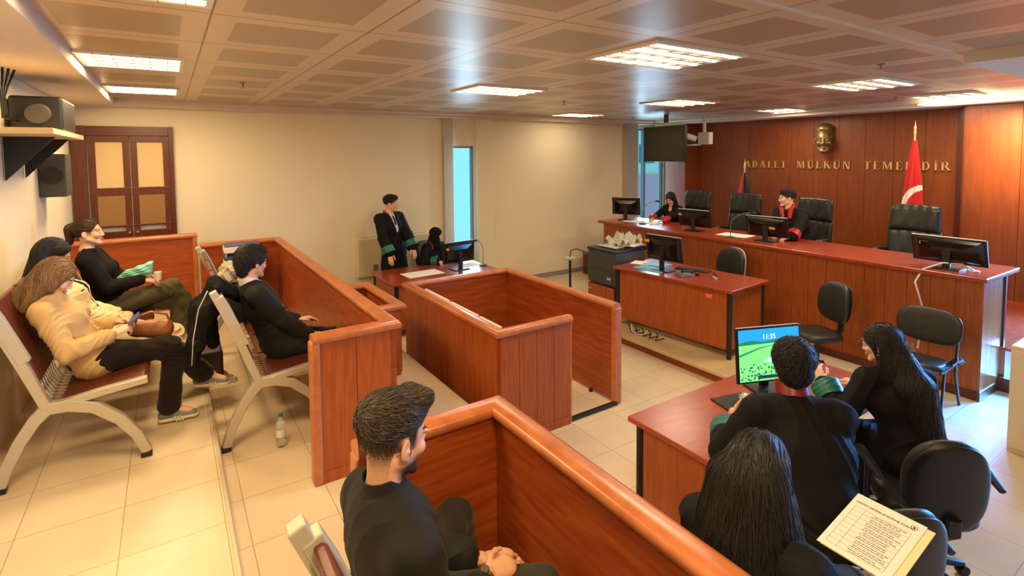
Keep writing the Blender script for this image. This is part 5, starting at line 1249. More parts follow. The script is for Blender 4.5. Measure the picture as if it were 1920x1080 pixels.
        loft(b, rings, True, True); return obj(name, b, m, s.root, smooth='auto', bevel=.002)
def look(az, pitch=0):
    a, p = math.radians(az), math.radians(pitch); return V_(math.cos(a) * math.cos(p), math.sin(a) * math.cos(p), math.sin(p))
def hair_field(P, prims, h=.004, face=True, facecut=((0, .100, -.035), (.056, .072, .090))):
    F = Field(h); c, R, k = P.HF
    for pr in prims:
        if pr[0] == 'e': F.ell(c + R @ (V_(pr[1]) * k), V_(pr[2]) * k, R, pr[3] if len(pr) > 3 else .02)
        if pr[0] == 'c': F.cone(c + R @ (V_(pr[1]) * k), c + R @ (V_(pr[2]) * k), pr[3] * k, pr[4] * k, pr[5] if len(pr) > 5 else .03, (R[:, 0], pr[6]) if len(pr) > 6 else None)
        if pr[0] == 'w': F.cone(pr[1], pr[2], pr[3], pr[4], .03, pr[5] if len(pr) > 5 else None)
    if face: F.ell(c + R @ (V_(facecut[0]) * k), V_(facecut[1]) * k, R, .015, True)
    return F
def add_hair(P, F, mats, n, L, flow, wave=0, lift=.004, r=.0011, seed=1, segs=9, name='hair', fold=None, jit=.18):
    me = F.mesh(fold); P_n = len(me.polygons)
    st = strands(F, me, n, L, flow, seed, r, lift, segs, jit, wave, nm=len(mats))
    me = join_mesh(me, st); return obj(name, me, mats, P.root)
def long_flow(P, part=0.0, back=.5):
    c, R, k = P.HF
    def f(p):
        l = (p - c) @ R / k; t = np.clip((l[:, 2] - .02) / .09, 0, 1)[:, None]
        loc = np.stack([np.sign(l[:, 0] - part) * (.5 + 0 * l[:, 0]), -np.full(len(l), back), -np.full(len(l), .25)], 1)
        return (loc @ R.T) * t + V_(0, 0, -1)[None] * (1.15 - t) + ((p - c) * V_(1, 1, 0)) * .3 * (1 - t)
    return f
def short_flow(P, v=(0, .5, -.2), swirl=(0, -.06, .10)):
    c, R, k = P.HF
    def f(p):
        l = (p - c) @ R / k; d = l - V_(swirl); d = d / (np.linalg.norm(d, axis=1, keepdims=True) + 1e-6)
        return (d * .8 + V_(v)) @ R.T
    return f
CAP = ('e', (0, -.020, .046), (.083, .102, .086)); CAPL = ('e', (0, -.03, .0), (.082, .085, .075))
H0 = lambda up=(0, 0, 1), fd=(1, 0, 0), c=.5, th=.5: (fd, up, c, th)

# ---- P1 woman in the beige jacket
P = Person('woman with long blond brown hair in a beige jacket looking at her phone', (-.46, 4.38, 1.145), (-.625, 4.38, 1.70), (1, -.05), look(-8, -32), (-.34, 4.47, 1.33), (-.35, 4.28, 1.30), (-.06, 4.46, .655), (.17, 4.60, .80),
           1.0, True, foot={-1: V_(.95, -.15, 0), 1: V_(.9, -.1, -.12)}, kl=(.6, 0, 1), kr=(.2, -.3, 1))
P.skin_ = 'c'; P.body({-1: ((.75, -.45, .25), (0, .3, .9), .8, .6), 1: ((.75, .40, .25), (0, -.5, .8), .8, .6)})
F = Field(.005); P.torso(F, .018, -.02); [P.sleeve(F, q, .018, .004, .9, .008) for q in (-1, 1)]
F.cone(P.pel + P.lat * .02, P.pel + P.sp * .05, .125, .125, .03, (P.lat, 1.25)); F.cone(P.N + P.fw * .02, P.N - P.sp * .03 + P.fw * .03, .07, .085, .03)
for q in (-1, 1): F.cone(P.N + P.fw * .05 + P.lat * q * .035, P.N + P.fw * .085 - P.sp * .13 + P.lat * q * .05, .018, .030, .015)
P.add('jacket', F, G['beige'], fold_fn(11, P.joints(), .009, .0025, 66))
F = Field(.005); F.cone(P.pel + P.lat * .0 - P.sp * .035, P.pel + P.sp * .01, .134, .134, .005, (P.lat, 1.22)); F.cut(P.pel - P.sp * .05, -P.sp); F.cut(P.pel + P.sp * .015, P.sp); P.add('hem_band', F, G['beige'])
for q in (-1, 1):
    d = nrm(P.W[q] - P.E[q]); F = Field(.004); F.cone(P.W[q] - d * .06, P.W[q] - d * .015, .048, .048, .004); F.cut(P.W[q] - d * .015, d); F.cut(P.W[q] - d * .06, -d); P.add('cuff_band', F, G['beige'])
b = B()
for t_ in (.1, .2, .3, .4):
    p = P.pel + P.sp * P.L * (t_ + .1) + P.fw * .125 + P.lat * .03; sphere(b, tuple(p), .008, 10)
obj('jacket_buttons', b, M['brass'], P.root, smooth=True)
F = Field(.005); P.legs(F, .014, .022, .95, .080); P.add('trousers', F, G['brown'], fold_fn(12, [(P.K[q], .12) for q in (-1, 1)], .006, .002, 50))
SH_G = mat('shoe_greygreen', rgb(120, 128, 112), .7); SH_W = mat('shoe_cream', rgb(216, 206, 176), .6)
for q in (-1, 1):
    o = P.shoe(q, SH_G, SH_W); ft = nrm(P.foot[q]); sd = V_(ft[1], -ft[0], 0)
    b = B()
    for k in range(3):
        a = P.A[q] + ft * (.045 + .018 * k) - V_(0, 0, .072) + sd * .040; obox(b, tuple(a), tuple(ft * .005 + V_(0, 0, .002)), tuple(sd * .006), tuple(V_(0, 0, .018) - ft * .008))
    obj('shoe_stripes', b, SH_W, o)
F = hair_field(P, [CAP, CAPL, ('c', (.058, -.015, -.02), (.072, -.02, -.22), .034, .034, .03), ('c', (-.058, -.005, -.02), (-.072, .02, -.20), .034, .030, .03), ('c', (0, -.06, 0), (0, -.095, -.25), .07, .068, .03), ('c', (.056, .045, .05), (.074, .025, -.06), .018, .018, .02), ('c', (-.055, .05, .04), (-.078, .055, -.09), .018, .018, .02)])
add_hair(P, F, HM['blondh'], 8500, .22, long_flow(P, .01), .05, .004, .0008, 3, 11)
b = B(); box(b, (-.036, -.075, -.004), (.036, .075, .004)); ph = obj('mobile_phone', b, M['blue'], bevel=.003); ph.location = (-.235, 4.38, 1.365); ph.rotation_euler = (math.radians(8), math.radians(-30), -.0 + PI / 2 * 0 + PI / 2)
ph.rotation_euler = Euler((.0, -.6, 0)).to_matrix().to_4x4().to_euler(); ph.rotation_euler.z = 0
tag(ph, 'dark mobile phone held by the woman in the beige jacket', 'phone')
t = thing('handbag', 'tan leather shoulder bag on the lap of the woman in the beige jacket', 'bag', (-.14, 4.50, 1.22))
TAN = mat('tan_leather', rgb(158, 100, 60), .42, bump=.1, bscale=120, noise=.2)
F = Field(.005); F.cone((-.24, 4.52, 1.26), (-.06, 4.50, 1.23), .05, .055, .02, (V_(0, 0, 1), 1.3)); F.cut((0, 0, 1.30), (0, 0, 1), .01); me = F.mesh(fold_fn(5, [((-.15, 4.5, 1.25), .2)], .004, 0, 50)); obj('bag_body', me, TAN, t, world=True)
b = B(); tube(b, [(-.24, 4.49, 1.28), (-.22, 4.46, 1.35), (-.14, 4.45, 1.375), (-.05, 4.46, 1.34), (-.02, 4.48, 1.25), (-.05, 4.47, 1.19)], .008, 8); obj('bag_strap', b, TAN, t, world=True, smooth=True)

# ---- P2 woman in cream
P = Person('woman with straight black hair and cream clothes, hands clasped, on the left bench', (-.47, 4.95, 1.145), (-.715, 4.95, 1.76), (1, 0), look(-5, -22), (-.37, 5.02, 1.26), (-.37, 4.90, 1.25), (.19, 5.05, .655), (.24, 4.93, .66), 1.03, True, foot={-1: V_(1, .1, 0), 1: V_(1, -.1, 0)}, kl=(.5, .1, 1), kr=(.5, -.1, 1))
P.body({-1: ((.8, -.5, 0), (0, .5, .8), 1.0, .8), 1: ((.8, .45, .05), (0, -.5, .8), 1.0, .8)})
F = Field(.0055); P.torso(F, .018, -.02); [P.sleeve(F, q, .018, .004, .9, .006) for q in (-1, 1)]; F.cone(P.pel, P.pel + P.sp * .08, .12, .12, .03, (P.lat, 1.25))
P.vee(F, .75, .045, .03); P.add('coat', F, G['cream'], fold_fn(21, P.joints(), .006, .002, 60))
P.inner(G['blk'], 'dark_top')
F = Field(.0055); P.legs(F, .020, .030, .93, .082); P.add('trousers', F, G['cream'], fold_fn(22, [(P.K[q], .16) for q in (-1, 1)], .007, .003, 55))
for q in (-1, 1): P.shoe(q, SH_W, SH_W)
F = hair_field(P, [CAP, CAPL, ('c', (.055, -.02, -.02), (.065, -.02, -.22), .034, .028), ('c', (-.055, -.02, -.02), (-.065, -.02, -.22), .034, .028), ('c', (0, -.06, 0), (0, -.06, -.24), .068, .05)])
add_hair(P, F, HM['blackh'], 2200, .20, long_flow(P), .0, .002, .0012, 4, 9)

# ---- P3 woman with ponytail
P = Person('woman with a brown ponytail in a black jacket and olive trousers on the left bench', (-.43, 5.86, 1.145), (-.60, 5.85, 1.805), (1, -.1), look(-12, 6), (-.22, 5.93, 1.37), (-.24, 5.76, 1.36), (.05, 5.93, .655), (.19, 5.96, .87), 1.02, True, foot={-1: V_(1, 0, 0), 1: V_(.9, .2, -.3)}, kl=(.4, 0, 1), kr=(.0, -.1, 1))
P.skin_ = 'c'; P.body({-1: ((.8, -.4, -.2), (0, .2, .9), .6, .5), 1: ((.85, .2, -.25), (.1, -.2, .9), .4, .5)})
F = Field(.0055); P.torso(F, .018, -.02); [P.sleeve(F, q, .018, .004, .93, .008) for q in (-1, 1)]
for q in (-1, 1): F.cone(P.N + P.lat * q * .05, P.N + P.fw * .09 - P.sp * .16 + P.lat * q * .035, .022, .018, .015)
P.add('jacket', F, G['blk'], fold_fn(31, P.joints(), .007, .002, 55))
F = Field(.0055); P.legs(F, .016, .030, .92, .086); P.add('trousers', F, G['olive'], fold_fn(32, [(P.K[q], .14) for q in (-1, 1)], .007, .0025, 50))
for q in (-1, 1): P.shoe(q, SH_W, SH_W)
F = hair_field(P, [('e', (0, -.020, .044), (.080, .100, .084)), ('e', (0, -.115, .055), (.045, .045, .05), .02), ('c', (0, -.13, .05), (.0, -.15, -.06), .040, .022, .02)], facecut=((0, .095, -.03), (.066, .078, .098)))
F.ell(P.HF[0] + P.HF[1] @ V_(.08, 0, -.015), (.03, .034, .04), P.HF[1], .01, True); F.ell(P.HF[0] + P.HF[1] @ V_(-.08, 0, -.015), (.03, .034, .04), P.HF[1], .01, True)
c_, R_, k_ = P.HF
def fl(p):
    l = (p - c_) @ R_ / k_; d = V_(0, -.12, .055) - l; dd = np.where((l[:, 1] < -.09)[:, None], np.stack([l[:, 0] * 3, -.2 + 0 * l[:, 0], -1 + 0 * l[:, 0]], 1), d / (np.linalg.norm(d, axis=1, keepdims=True) + 1e-6)); return dd @ R_.T
add_hair(P, F, HM['brownh'], 2200, .09, fl, .15, .005, .0011, 5, 8)
b = B(); sphere(b, tuple(c_ + R_ @ V_(.083, .0, -.048)), .006, 10); obj('earring', b, M['brass'], P.root, smooth=True)
b = B(); cq = [V_(-.43, 5.80, 1.385), V_(-.155, 5.80, 1.388), V_(-.145, 5.80, 1.520), V_(-.36, 5.80, 1.45)]; nu, nv = 28, 16
for sd_ in (1, -1):
    g_ = []
    for i in range(nu + 1):
        u = i / nu; row = []
        for j in range(nv + 1):
            v = j / nv; p = (cq[0] * (1 - u) + cq[1] * u) * (1 - v) + (cq[3] * (1 - u) + cq[2] * u) * v
            e = max(0, 1 - (2 * u - 1) ** 6) ** .6 * max(0, 1 - (2 * v - 1) ** 4) ** .6; p = p + V_(0, 1, 0) * sd_ * (.048 * e * (.4 + .6 * u) + .006 * e * math.sin(14 * u + 9 * v) + .005 * e * math.sin(25 * v - 7 * u)) + V_(0, 0, .004 * math.sin(17 * u) * v)
            row.append(b.verts.new(tuple(p)))
        g_.append(row)
    for i in range(nu):
        for j in range(nv): b.faces.new((g_[i][j], g_[i + 1][j], g_[i + 1][j + 1], g_[i][j + 1]))
bmesh.ops.remove_doubles(b, verts=b.verts, dist=.0006); me = b
o = obj('mint_bag', me, fab('mint_cloth', rgb(140, 214, 196), .55), smooth=True); tag(o, 'mint green soft bag on the lap of the woman with the ponytail', 'bag')
b = B(); lathe(b, [(0, 0), (.026, 0), (.032, .075), (.030, .075), (.024, .004), (0, .004)], seg=20); o = obj('paper_cup', b, M['white'], smooth='auto'); o.location = (-.115, 5.74, 1.345); tag(o, 'small white cup beside the mint green bag', 'cup')

# ---- P4 man in black suit
P = Person('man with short dark hair in a black suit seated behind the gallery barrier', (.70, 4.50, .985), (.52, 4.50, 1.635), (1, .08), look(28, -4), (.86, 4.64, 1.09), (.93, 4.35, .99), (1.0, 4.62, .49), (.98, 4.34, .49), 1.02, False, kl=(.6, .1, 1), kr=(.6, -.1, 1), el=(-.2, .2, -1), er=(.0, -.4, -1))
P.body({-1: ((.9, -.3, .1), (0, .2, .9), [.3, .5, .7, .8], .4), 1: ((.9, .2, -.1), (.1, -.2, .9), .7, .5)})
F = Field(.0055); P.torso(F, .020, -.02); [P.sleeve(F, q, .016, .006, .93, .006) for q in (-1, 1)]; F.cone(P.pel - P.sp * .03, P.pel + P.sp * .05, .125, .125, .03, (P.lat, 1.35))
for q in (-1, 1): F.cone(P.hip[q], P.hip[q] * .55 + P.K[q] * .45, .10, .09, .04)
P.vee(F, .50, .052, .012)
P.add('suit_jacket', F, G['suit'], fold_fn(41, P.joints(), .009, .0018, 45))
P.collar_band(.058, .040, .006, G['white'], 'shirt_collar', .5, .5)
P.inner(G['white']); P.tie(fab('tie_red_brown', rgb(84, 40, 40), .5))
F = Field(.0055); P.legs(F, .014, .010, .97, .085); P.add('trousers', F, G['suit'], fold_fn(42, [(P.K[q], .13) for q in (-1, 1)], .006, .002, 50))
for q in (-1, 1): P.shoe(q, M['blackg'])
F = hair_field(P, [('e', (0, -.024, .050), (.084, .104, .086)), ('e', (0, .035, .085), (.062, .055, .040)), ('c', (0, -.08, 0), (0, -.075, -.055), .045, .035)], facecut=((0, .098, -.035), (.075, .070, .102)))
for q in (-1, 1): F.ell(P.HF[0] + P.HF[1] @ V_(q * .085, .01, -.03), (.03, .045, .05), P.HF[1], .01, True)
add_hair(P, F, HM['darkh'], 6000, .050, short_flow(P, (0, .5, -.15)), .25, .015, .0010, 6, 6, jit=.30)

# ---- P9 man in the foreground
P = Person('bearded man with a faded haircut and silver watch in a black shirt', (.60, 1.60, .985), (.587, 1.61, 1.522), (1, .10), look(14, -10), (.90, 1.60, .99), (.85, 1.47, 1.045), (1.0, 1.90, .49), (1.0, 1.46, .49), 1.03, False, 'a', sdrop=.10, h=.0035, kl=(.6, .55, 1), kr=(.6, -.1, 1), el=(-.4, .5, -1), er=(-.5, -.6, -1))
P.skin_ = 'a'; P.HF = (P.HF[0] + V_(-.006, 0, .020), P.HF[1], 1.13)
P.body({-1: ((.9, -.35, 0), (0, .1, 1), .5, .5), 1: ((.95, .12, -.15), (.1, -.35, .9), [.3, .6, .9, 1.1], .2)})
# skin with stubble mask: pigment of cropped hair on sides and beard
me = P.root.data; nV = len(me.vertices); co = np.empty(nV * 3, np.float32); me.vertices.foreach_get('co', co); l = ((co.reshape(-1, 3) - P.HF[0]) @ P.HF[1]) / P.HF[2]
x, y, z = np.abs(l[:, 0]), l[:, 1], l[:, 2]
sm = lambda a, b_, v: np.clip((v - a) / (b_ - a), 0, 1)
side = sm(-.105, .005, z) ** 1.1 * (1 - sm(.030, .045, y)) * (z < .12)
side = np.maximum(side * .95, 0); side[(z < -.02) & (y > -.035)] *= .0
ear = np.exp(-(((x - .082) / .016) ** 2 + ((y + .012) / .022) ** 2 + ((z + .006) / .034) ** 2) ** 2); side *= 1 - np.clip(ear * 1.3, 0, 1) * (y > -.04)
jaw = sm(.118, .095, np.sqrt((y * 1.0 - .0) ** 2 * .2 + 0 * z) + 0) * 0 + sm(-.035, -.062, z) * sm(-.012, .015, y) * (z > -.125) * (1 - sm(-.105, -.118, z))
jaw = np.maximum(jaw, sm(-.03, -.0, -np.abs(z + .03)) * (np.abs(y - .014) < .012) * (x > .05) * .9)
st_ = np.clip(np.maximum(side, jaw * 1.0), 0, 1)
ca = me.color_attributes.new('stubble', 'FLOAT_COLOR', 'POINT'); arr = np.ones((nV, 4), np.float32); arr[:, :3] = st_[:, None]; ca.data.foreach_set('color', arr.ravel())
m = SK['a'].copy(); m.name = 'skin_with_stubble'; n = m.node_tree.nodes; L = m.node_tree.links; bs = n['Principled BSDF']
at = n.new('ShaderNodeAttribute'); at.attribute_name = 'stubble'; mx = n.new('ShaderNodeMixRGB'); src = bs.inputs['Base Color'].links[0].from_socket
nz = n.new('ShaderNodeTexNoise'); nz.inputs['Scale'].default_value = 420; mm_ = n.new('ShaderNodeMath'); mm_.operation = 'MULTIPLY_ADD'; L.new(nz.outputs[0], mm_.inputs[0]); mm_.inputs[1].default_value = .8; mm_.inputs[2].default_value = .60
m2_ = n.new('ShaderNodeMath'); m2_.operation = 'MULTIPLY'; m2_.use_clamp = True; L.new(at.outputs['Fac'], m2_.inputs[0]); L.new(mm_.outputs[0], m2_.inputs[1])
L.new(m2_.outputs[0], mx.inputs[0]); L.new(src, mx.inputs[1]); mx.inputs[2].default_value = rgb(48, 37, 30); L.new(mx.outputs[0], bs.inputs['Base Color'])
me.materials[0] = m
F = Field(.0045); P.torso(F, .020, -.03, 1.03); WS = {}
for q in (-1, 1): WS[q] = P.sleeve(F, q, .020, .012, .72, .010)
F.cone(P.pel, P.pel + P.sp * .1, .125, .125, .03, (P.lat, 1.3))
F.cone(P.N - P.sp * .01, P.N - P.sp * .05, .066, .095, .03)
F.ell(P.N + P.sp * .045 + P.fw * .012, (.054, .054, .05), None, .01, True)
P.add('shirt', F, G['shirtb'], fold_fn(91, P.joints(), .011, .0022, 34))
F = Field(.0035)
up_ = nrm(P.sp + V_(0, 0, .3))
P.collar_band(.060, .052, .007, G['shirtb'], 'shirt_collar', .55, .55)
b = B(); n_ = 40; rings = []
X_, Y_ = P.lat, P.fw
for k in range(n_ + 1):
    a = PI / 2 + .28 + (2 * PI - .56) * k / n_; d = X_ * math.cos(a) + Y_ * math.sin(a); fr = max(0, math.sin(a)); base = P.N + P.fw * .010 - P.sp * (.0 + .035 * fr)
    t0 = base + d * .064 + P.sp * (.040 - .02 * fr); t1 = base + d * (.082 + .014 * fr) - P.sp * (.010 + .040 * fr); t2 = t1 + d * .006; t3 = t0 + d * .008
    rings.append([tuple(t0), tuple(t1), tuple(t2), tuple(t3)])
loft(b, rings, True, True); obj('collar_fold', b, G['shirtb'], P.root, smooth='auto', bevel=.002)
F = Field(.005); P.legs(F, .016, .010, .97, .086); P.add('trousers', F, G['dkgrey'], fold_fn(92, [(P.K[q], .16) for q in (-1, 1)], .007, .0025, 42))
for q in (-1, 1): P.shoe(q, M['blackg'])
b = B(); wd = nrm(P.W[1] - P.E[1]); wp = P.W[1] - wd * .012; s1 = nrm(np.cross(wd, V_(0, 0, 1))); s2 = np.cross(s1, wd)
for k in range(22):
    a = 2 * PI * k / 22; r_ = .030 if True else 0; d = s1 * math.cos(a) + s2 * math.sin(a); obox(b, tuple(wp + d * .0285), tuple(wd * .009), tuple(np.cross(wd, d) * .0036), tuple(d * .0018))
wt = obj('wristwatch', b, M['chrome'], P.root, bevel=.0008)
b = B(); c0 = wp + s2 * .031; rings = [[tuple(c0 + s2 * hh + (wd * math.cos(2 * PI * k / 20) + s1 * math.sin(2 * PI * k / 20)) * rr_) for k in range(20)] for hh, rr_ in ((-.004, .014), (.003, .0165), (.006, .015))]; loft(b, rings); obj('watch_face', b, M['chrome'], wt, smooth='auto')
F = hair_field(P, [('e', (0, -.020, .068), (.076, .096, .064)), ('e', (0, .042, .092), (.056, .044, .034)), ('e', (0, -.06, .050), (.066, .050, .050)), ('c', (-.035, .066, .112), (.040, .068, .115), .016, .018, .02)], .0035, facecut=((0, .125, -.02), (.085, .055, .085)))
for q in (-1, 1): F.ell(P.HF[0] + P.HF[1] @ V_(q * .10, .005, .00), (.032, .085, .048), P.HF[1], .012, True)
F.cut(P.HF[0] + P.HF[1] @ V_(0, -.10, .022), -P.HF[1][:, 2] - P.HF[1][:, 1] * .35, .02)
add_hair(P, F, HM['fadeh'], 14000, .034, short_flow(P, (.10, .75, .10), (-.01, -.070, .085)), .10, .010, .0008, 7, 6, jit=.22, fold=fold_fn(8, [(P.HF[0] + V_(0, 0, .08), .2)], .003, 0, 150))
Fs = Field(.004); Fs.ell(P.HF[0] + P.HF[1] @ (V_(0, -.018, .036) * P.HF[2]), V_(.0755, .0955, .0855) * P.HF[2], P.HF[1]); Fs.cone(P.HF[0] + P.HF[1] @ V_(0, -.045, -.03), P.HF[0] + P.HF[1] @ V_(0, -.04, -.075), .060, .052, .03); ms = Fs.mesh()
c__, R__, k__ = P.HF
def msk(co):
    l = (co - c__) @ R__ / k__; r_ = np.random.RandomState(4).rand(len(co)); ax_ = np.abs(l[:, 0])
    ok = (l[:, 1] < .030) & (l[:, 2] > -.028) & (l[:, 2] < .06) & (r_ < np.clip((l[:, 2] + .040) / .05, 0, 1) ** 1.2)
    return ok & ~((ax_ > .060) & (np.abs(l[:, 1] + .010) < .030) & (l[:, 2] < .030)) & ~((l[:, 1] > -.01) & (l[:, 2] < .01))
def dnf(p): return np.tile(V_(0, 0, -1) - c__ * 0, (len(p), 1)) - ((p - c__) * .5)
st2 = strands(Fs, ms, 12000, .006, dnf, 5, .0004, .0008, 2, .3, 0, msk, nm=4); obj('cropped_hair', st2, HM['fadeh'], P.root)
t = thing('key_ring', 'pale keys held in the fingers of the foreground man in the black shirt', 'keys', (.98, 1.50, .98))
b = B(); obox(b, (.985, 1.485, .975), (.004, 0, .03), (0, .007, 0), (.002, 0, 0)); obj('key', b, M['chrome'], t, world=True)

# ---- robes
def robe(P, seed, mat_=None, skirt=True, cuffcol=None, collar='wine', flare=.035, low=None, csz=(.066, .075), h=.0055, vee=0):
    F = Field(h); P.torso(F, .028, -.04, (.95 if P.fem else 1.04)); W = {}
    for q in (-1, 1): W[q] = P.sleeve(F, q, .024, flare, .86, .012)
    if skirt:
        for q in (-1, 1):
            F.cone(P.hip[q], P.K[q], .115, .085, .05); F.cone(P.K[q], P.K[q] * .15 + P.A[q] * .85, .085, .08, .05)
        F.cone((P.hip[-1] + P.hip[1]) / 2, (P.K[-1] + P.K[1]) / 2, .12, .08, .06, (P.lat, 1.5)); F.cone((P.K[-1] + P.K[1]) / 2, ((P.A[-1] + P.A[1]) / 2) * .85 + (P.K[-1] + P.K[1]) / 2 * .15, .07, .07, .05, (P.lat, 1.7))
        F.cone(P.pel, P.pel - V_(0, 0, .12), .14, .17, .05, (P.lat, 1.3))
    F.ell(P.N + P.sp * .05 + P.fw * .02, (.058, .058, .06), None, .012, True)
    if vee: P.vee(F, vee + .1, .05, .020)
    P.add('robe', F, mat_ or G['robe'], fold_fn(seed, P.joints() + [(P.pel, .30)], .009, .003, 40, True))
    if collar: 
        cb = P.collar_band(csz[0], csz[1], .006, G[collar], 'robe_collar', .5, .9, drop=.012)
        P.collar_band(csz[0] + .008, .014, .006, G['gold'], 'collar_braid', .5, .9, drop=.022)
    if cuffcol:
        for q in (-1, 1):
            d = nrm(P.W[q] - P.E[q]); F = Field(.0045); r0 = .007 + (.044 * (.88 if P.fem else 1) + .026 + .0096) * P.s * .55 + (.031 + .026 + flare) * P.s * .50
            F.cone(W[q] - d * .075, W[q] + d * .012, r0 - .004, r0 + .006, .005); F.cone(W[q] + d * .005, W[q] + d * .12, r0 - .022, r0 - .012, .004, None, True); F.cut(W[q] + d * .020, d); F.cut(W[q] - d * .085, -d)
            P.add('robe_cuff', F, G[cuffcol], fold_fn(seed + q + 3, [(W[q], .1)], .004, .001, 70))
    return W
# P5 standing
P = Person('man standing in a black robe and tie with green cuffs by the back wall', (2.93, 7.86, .99), (2.865, 7.80, 1.72), (.35, -.94), look(-32, -4), (3.17, 7.52, .86), (2.76, 7.53, .87), (3.00, 7.92, .085), (2.82, 7.88, .085), 1.04, False, h=.005, el=(.5, .3, -.3), er=(-.8, .4, -.2), kl=(.3, -1, 0), kr=(.3, -1, 0))
P.body({-1: ((.1, -.55, -.8), (.2, -.8, .5), .3, .3), 1: ((-.05, -.55, -.8), (-.2, -.8, .5), .3, .3)})
robe(P, 51, None, False, 'green', None, .03, vee=.45); P.inner(G['white']); P.tie(G['tie'])
F = Field(.006); F.cone(P.pel + P.sp * .1, P.pel - V_(0, 0, .55), .14, .19, .05, (P.lat, 1.35)); me = F.mesh(fold_fn(52, [(P.pel - V_(0, 0, .4), .5)], .012, .002, 30)); obj('robe_skirt', me, G['robe'], P.root)
P.collar_band(.058, .045, .006, G['white'], 'shirt_collar', .4, .5)
P.collar_band(.074, .050, .008, G['redc'], 'robe_collar', .5, 1.4, drop=.012); P.collar_band(.084, .014, .005, G['gold'], 'collar_braid', .5, 1.4, drop=.02)
F = Field(.006); P.legs(F, .012, .02, .97); P.add('trousers', F, G['blk']); [P.shoe(q, M['blackg']) for q in (-1, 1)]
F = hair_field(P, [('e', (0, -.022, .052), (.082, .100, .084)), ('e', (0, .045, .088), (.058, .045, .036))], .004, facecut=((0, .102, -.03), (.080, .072, .100)))
for q in (-1, 1): F.ell(P.HF[0] + P.HF[1] @ V_(q * .085, .01, -.035), (.03, .06, .055), P.HF[1], .01, True)
add_hair(P, F, HM['darkh'], 1500, .04, short_flow(P), .2, .008, .0014, 8, 5, jit=.3)
# P6 headscarf
P = Person('woman in a black headscarf and robe sitting at the back wall desk', (3.62, 7.92, .56), (3.60, 7.76, 1.175), (.2, -.98), look(-24, -6), (3.86, 7.50, .80), (3.50, 7.48, .80), (3.78, 7.55, .09), (3.50, 7.55, .09), .96, True, h=.005, el=(.9, .2, -.4), er=(-.9, .2, -.3))
P.skin_ = 'c'; P.body({-1: ((-.1, -.9, -.1), (0, 0, 1), .5, .5), 1: ((.1, -.9, -.15), (0, 0, 1), .45, .5)}, ears=False)
robe(P, 61, None, True, 'green', None, .02); P.collar_band(.080, .045, .008, G['redc'], 'robe_collar', .6, 1.6, drop=.02); P.collar_band(.092, .013, .005, G['gold'], 'collar_braid', .6, 1.6, drop=.03)
F = hair_field(P, [('e', (0, -.018, .040), (.092, .112, .096)), ('e', (0, -.01, -.04), (.084, .085, .08)), ('c', (0, .0, -.08), (0, .02, -.19), .078, .105, .03), ('c', (0, -.08, -.05), (0, -.09, -.16), .05, .06, .03)], .0045, facecut=((0, .118, -.028), (.050, .060, .076)))
P.add('headscarf', F, G['blk'], fold_fn(62, [(P.Hc - V_(0, 0, .12), .12)], .006, .0015, 60))
task_chair('black swivel chair under the woman in the headscarf', (3.62, 7.92, 0), fz(.2, -.98), 'black swivel chairs')
# P7 woman judge
P = Person('young woman with long dark wavy hair writing at the window end of the judges bench', (7.78, 6.42, 1.03), (7.66, 6.43, 1.63), (-1, .05), look(196, -34), (7.22, 6.22, 1.27), (7.20, 6.52, 1.27), (7.45, 6.3, .54), (7.45, 6.5, .54), .96, True, h=.005)
P.skin_ = 'c'; P.body({-1: ((-.8, .5, -.1), (0, 0, 1), .6, .5), 1: ((-.8, -.5, -.1), (0, .3, 1), .9, .6)})
F = Field(.0055); P.torso(F, .014, -.02); [P.sleeve(F, q, .018, .006, .60, .006) for q in (-1, 1)]; F.ell(P.N + P.fw * .10 - P.sp * .03, (.06, .06, .085), None, .015, True); P.add('black_top', F, G['blk'], fold_fn(71, P.joints(), .006, .002, 50))
for q in (-1, 1):
    F = Field(.005); F.cone(P.E[q] * .45 + P.W[q] * .55, P.W[q] * .92 + P.E[q] * .08, .055, .060, .01); P.add('red_cuff', F, G['redc'], fold_fn(72, [(P.W[q], .2)], .005, .001, 60))
F = Field(.006); P.legs(F, .014); P.add('trousers', F, G['blk'])
F = hair_field(P, [CAP, CAPL, ('c', (.06, -.02, -.02), (.095, .0, -.30), .036, .034), ('c', (-.06, -.02, -.02), (-.095, .0, -.30), .036, .034), ('c', (0, -.06, 0), (0, -.08, -.28), .07, .06)], .005, facecut=((0, .118, -.045), (.066, .088, .125)))
add_hair(P, F, HM['darkh'], 1800, .24, long_flow(P), .25, .006, .0013, 9, 9)
b = B(); tube(b, [(7.10, 6.40, 1.27), (7.14, 6.43, 1.36)], .004, 6); o = obj('pen', b, M['blackg']); tag(o, 'dark pen in the hand of the writing woman on the judges bench', 'pen')
# P8 man judge
P = Person('man in a black robe with bright red collar seated at the judges bench', (7.74, 4.08, 1.04), (7.60, 4.24, 1.785), (-1, .08), look(138, -2), (7.16, 3.92, 1.28), (7.14, 4.16, 1.28), (7.45, 3.95, .54), (7.45, 4.2, .54), 1.03, False, h=.005, el=(0, -1, -.4))
P.skin_ = 'c'; P.body({-1: ((-.7, .6, -.1), (0, 0, 1), .5, .5), 1: ((-.8, -.4, -.1), (0, 0, 1), .5, .5)})
robe(P, 81, None, True, 'redc', None, .02)
P.collar_band(.066, .062, .022, G['redc'], 'robe_collar', .5, .7, drop=.0)
F = Field(.005)
for q in (-1, 1): F.cone(P.N + P.lat * q * .072 + P.sp * .035, P.N + P.lat * q * .075 + P.fw * .07 + P.sp * .02, .022, .026, .01); F.cone(P.N + P.lat * q * .075 + P.fw * .07 + P.sp * .02, P.N + P.lat * q * .055 + P.fw * .128 - P.sp * .10, .028, .026, .01, (P.lat, 1.3))
P.add('red_lapels', F, G['redc'])
